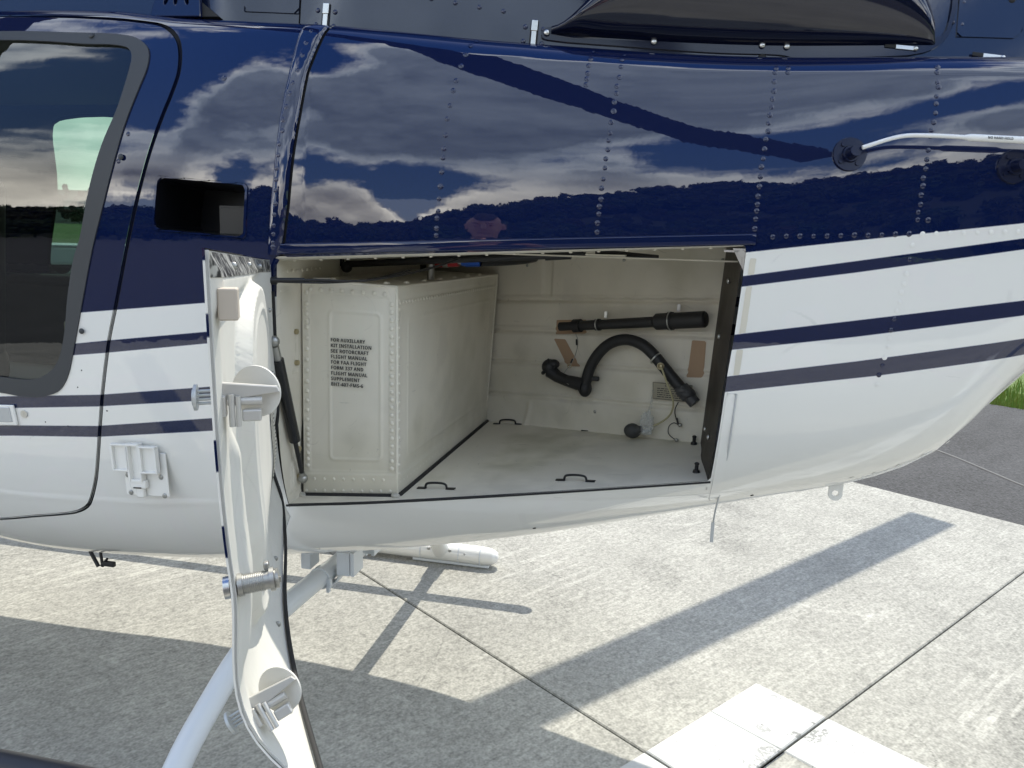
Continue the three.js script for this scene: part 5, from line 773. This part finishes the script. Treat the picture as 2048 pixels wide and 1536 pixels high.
// ------------------------------------------------------------------ the photographer, seen only mirrored in the paint
{
  const cap = (p, a, b, r0, r1) => { const pa = p.clone().sub(a), ba = b.clone().sub(a), t = clamp(pa.dot(ba) / ba.lengthSq(), 0, 1); return pa.addScaledVector(ba, -t).length() - lerp(r0, r1, t); };
  const smin = (a, b, k) => { const h = clamp(.5 + .5 * (b - a) / k, 0, 1); return lerp(b, a, h) - k * h * (1 - h); };
  const march = (f, c, half, res) => { const mc = new MarchingCubes(res, new THREE.MeshBasicMaterial(), false, false, 160000); mc.isolation = 0; const q = new THREE.Vector3(), hs = res / 2; for (let z = 0; z < res; z++) for (let y = 0; y < res; y++) for (let x = 0; x < res; x++) { q.set(c[0] + (x - hs) / hs * half, c[1] + (y - hs) / hs * half, c[2] + (z - hs) / hs * half); mc.field[x + y * res + z * res * res] = -f(q) / half; } mc.update(); const n = mc.count, g = new THREE.BufferGeometry(); g.setAttribute('position', new THREE.BufferAttribute(mc.positionArray.slice(0, n * 3), 3)); g.scale(half, half, half).translate(...c); const N = mc.normalArray.slice(0, n * 3); g.setAttribute('normal', new THREE.BufferAttribute(N, 3)); return g; };
  const px = -.14, pz = .30, P = (x, y, z) => V(px + x, y * 1.045, pz + z);
  const chain = (L, k) => (p) => { let d = 1e9; for (const c of L) d = smin(d, cap(p, c[0], c[1], c[2], c[3]), k); return d; };
  const sh = [-.185, .185].map((x) => P(x, 1.37, .03)), el = [P(-.25, 1.14, -.06), P(.25, 1.14, -.06)], wr = [V(-.15, 1.42, .055), V(.06, 1.42, .055)];
  const hip = [P(-.09, .88, .03), P(.09, .88, .03)], kn = [P(-.10, .48, .03), P(.11, .48, .0)], an = [P(-.11, .09, .05), P(.13, .09, .02)];
  const torso = [[P(-.1, 1.32, .03), P(.1, 1.32, .03), .105, .105], [P(-.08, 1.1, .03), P(.08, 1.1, .03), .105, .105], [P(-.07, .93, .03), P(.07, .93, .03), .12, .12]];
  const arms = [0, 1].flatMap((i) => [[sh[i], el[i], .052, .042], [el[i], wr[i], .04, .028]]);
  const legs = [0, 1].flatMap((i) => [[hip[i], kn[i], .085, .058], [kn[i], an[i], .055, .036]]);
  const fingers = [0, 1].flatMap((i) => { const s = i ? -1 : 1, w = wr[i], b = w.clone().add(V(s * .025, .05, -.02)); return [[w, b, .026, .03], ...[0, 1, 2, 3].flatMap((k) => { const r0 = b.clone().add(V(s * .012, .02 - k * .019, -.012)), r1 = r0.clone().add(V(s * (.03 - .004 * Math.abs(k - 1)), .006, -.014)), r2 = r1.clone().add(V(s * .014, 0, .018)); return [[r0, r1, .0095, .0088], [r1, r2, .0088, .0078]]; }), [b.clone().add(V(-s * .004, .02, .008)), b.clone().add(V(s * .02, .042, .012)), .0115, .009]]; });
  const hc = P(0, 1.555, 0);
  const head = (p) => { const q = p.clone().sub(hc); let d = Math.hypot(q.x / .076, (q.y - .03) / .098, (q.z - .012) / .097) - 1; d *= .078; d = smin(d, cap(p, P(0, 1.50, -.02), P(0, 1.462, -.045), .062, .04), .035); d = smin(d, cap(p, P(0, 1.57, -.088), P(0, 1.535, -.105), .008, .014), .012); for (const x of [-1, 1]) { d = smin(d, cap(p, P(x * .076, 1.575, .012), P(x * .078, 1.535, .008), .014, .009), .008); d = -smin(-d, cap(p, P(x * .032, 1.568, -.112), P(x * .034, 1.568, -.112), .02, .02), .012); d = smin(d, cap(p, P(x * .032, 1.566, -.077), P(x * .0325, 1.566, -.077), .0125, .0125), .003); d = smin(d, cap(p, P(x * .018, 1.588, -.09), P(x * .05, 1.588, -.078), .007, .006), .01); } d = smin(d, cap(p, P(-.02, 1.499, -.088), P(.02, 1.499, -.088), .007, .007), .006); return d; };
  const bodyF = (p) => { let d = head(p); d = smin(d, cap(p, P(0, 1.47, .02), P(0, 1.36, .03), .052, .06), .03); d = smin(d, chain(torso, .06)(p), .05); d = smin(d, chain(arms, .02)(p), .03); d = smin(d, chain(fingers, .006)(p), .012); d = smin(d, chain(legs, .03)(p), .05); for (const i of [0, 1]) d = smin(d, cap(p, an[i], an[i].clone().add(V(i ? .02 : -.02, -.055, -.15)), .04, .03), .03); return d; };
  const low = march(bodyF, [px, .86, pz], .92, 120), hd = march(bodyF, [px, 1.62, pz], .16, 84);
  const keep = (g, f) => { const a = g.attributes.position, nn = g.attributes.normal, P2 = [], N2 = []; for (let i = 0; i < a.count; i += 3) { const c = V(0, 0, 0); for (let k = 0; k < 3; k++) c.add(V(a.getX(i + k), a.getY(i + k), a.getZ(i + k)).multiplyScalar(1 / 3)); if (!f(c)) continue; for (let k = 0; k < 3; k++) { P2.push(a.getX(i + k), a.getY(i + k), a.getZ(i + k)); N2.push(nn.getX(i + k), nn.getY(i + k), nn.getZ(i + k)); } } const r = new THREE.BufferGeometry(); r.setAttribute('position', new THREE.Float32BufferAttribute(P2, 3)); r.setAttribute('normal', new THREE.Float32BufferAttribute(N2, 3)); return r; };
  const man = group('person'); tag(man, 'person in a grey shirt holding a phone up at head height beside the helicopter', 'person');
  const skinM = std(rgb(.66, .36, .29), .5);
  mesh('body', [keep(low, (c) => c.y < 1.522), keep(hd, (c) => c.y >= 1.52)], skinM, man);
  const shirtF = (p) => Math.max(smin(smin(chain(torso, .06)(p), chain(arms.map((a, i) => i % 2 ? [a[0], a[0].clone().lerp(a[1], .02), a[2], a[2]] : a), .02)(p), .03), cap(p, P(0, 1.44, .02), P(0, 1.36, .03), .05, .06), .03) - .014 - .004 * fbm(p.x * 14, p.y * 14, p.z * 14, 2), p.y - 1.5);
  mesh('shirt', march(shirtF, [px, 1.16, pz], .44, 72), std(rgb(.09, .10, .12), .85), man);
  mesh('trousers', march((p) => Math.max(smin(chain(legs, .03)(p), chain([torso[2]], .05)(p), .05) - .014, p.y - .99, .08 - p.y), [px, .52, pz], .52, 76), std(rgb(.03, .035, .05), .9), man);
  mesh('hair', march((p) => { const q = p.clone().sub(hc); return Math.max((Math.hypot(q.x / .083, (q.y - .032) / .106, (q.z - .016) / .105) - 1) * .085 - .004 * fbm(p.x * 60, p.y * 30, p.z * 60, 2), -(q.y - .078 + (q.z + .06) * -.9)); }, [px, 1.65, pz], .15, 64), std(rgb(.09, .065, .045), .8), man);
  mesh('shoe', march((p) => Math.min(...[0, 1].map((i) => cap(p, an[i].clone().add(V(0, -.035, .03)), an[i].clone().add(V(i ? .025 : -.025, -.05, -.17)), .046, .038))), [px, .05, pz], .3, 60), std(rgb(.02, .02, .02), .7), man);
  const ph = group('phone'); tag(ph, 'dark phone held sideways in both hands of the person', 'phone'); mesh('phone_body', box(.155, .074, .008, -.045, 1.475, .016, .003), M.black, ph); mesh('phone_screen', box(.14, .066, .001, -.045, 1.475, .0206), std(rgb(.02, .02, .025), .1), ph);
}
renderer.render(scene, camera);
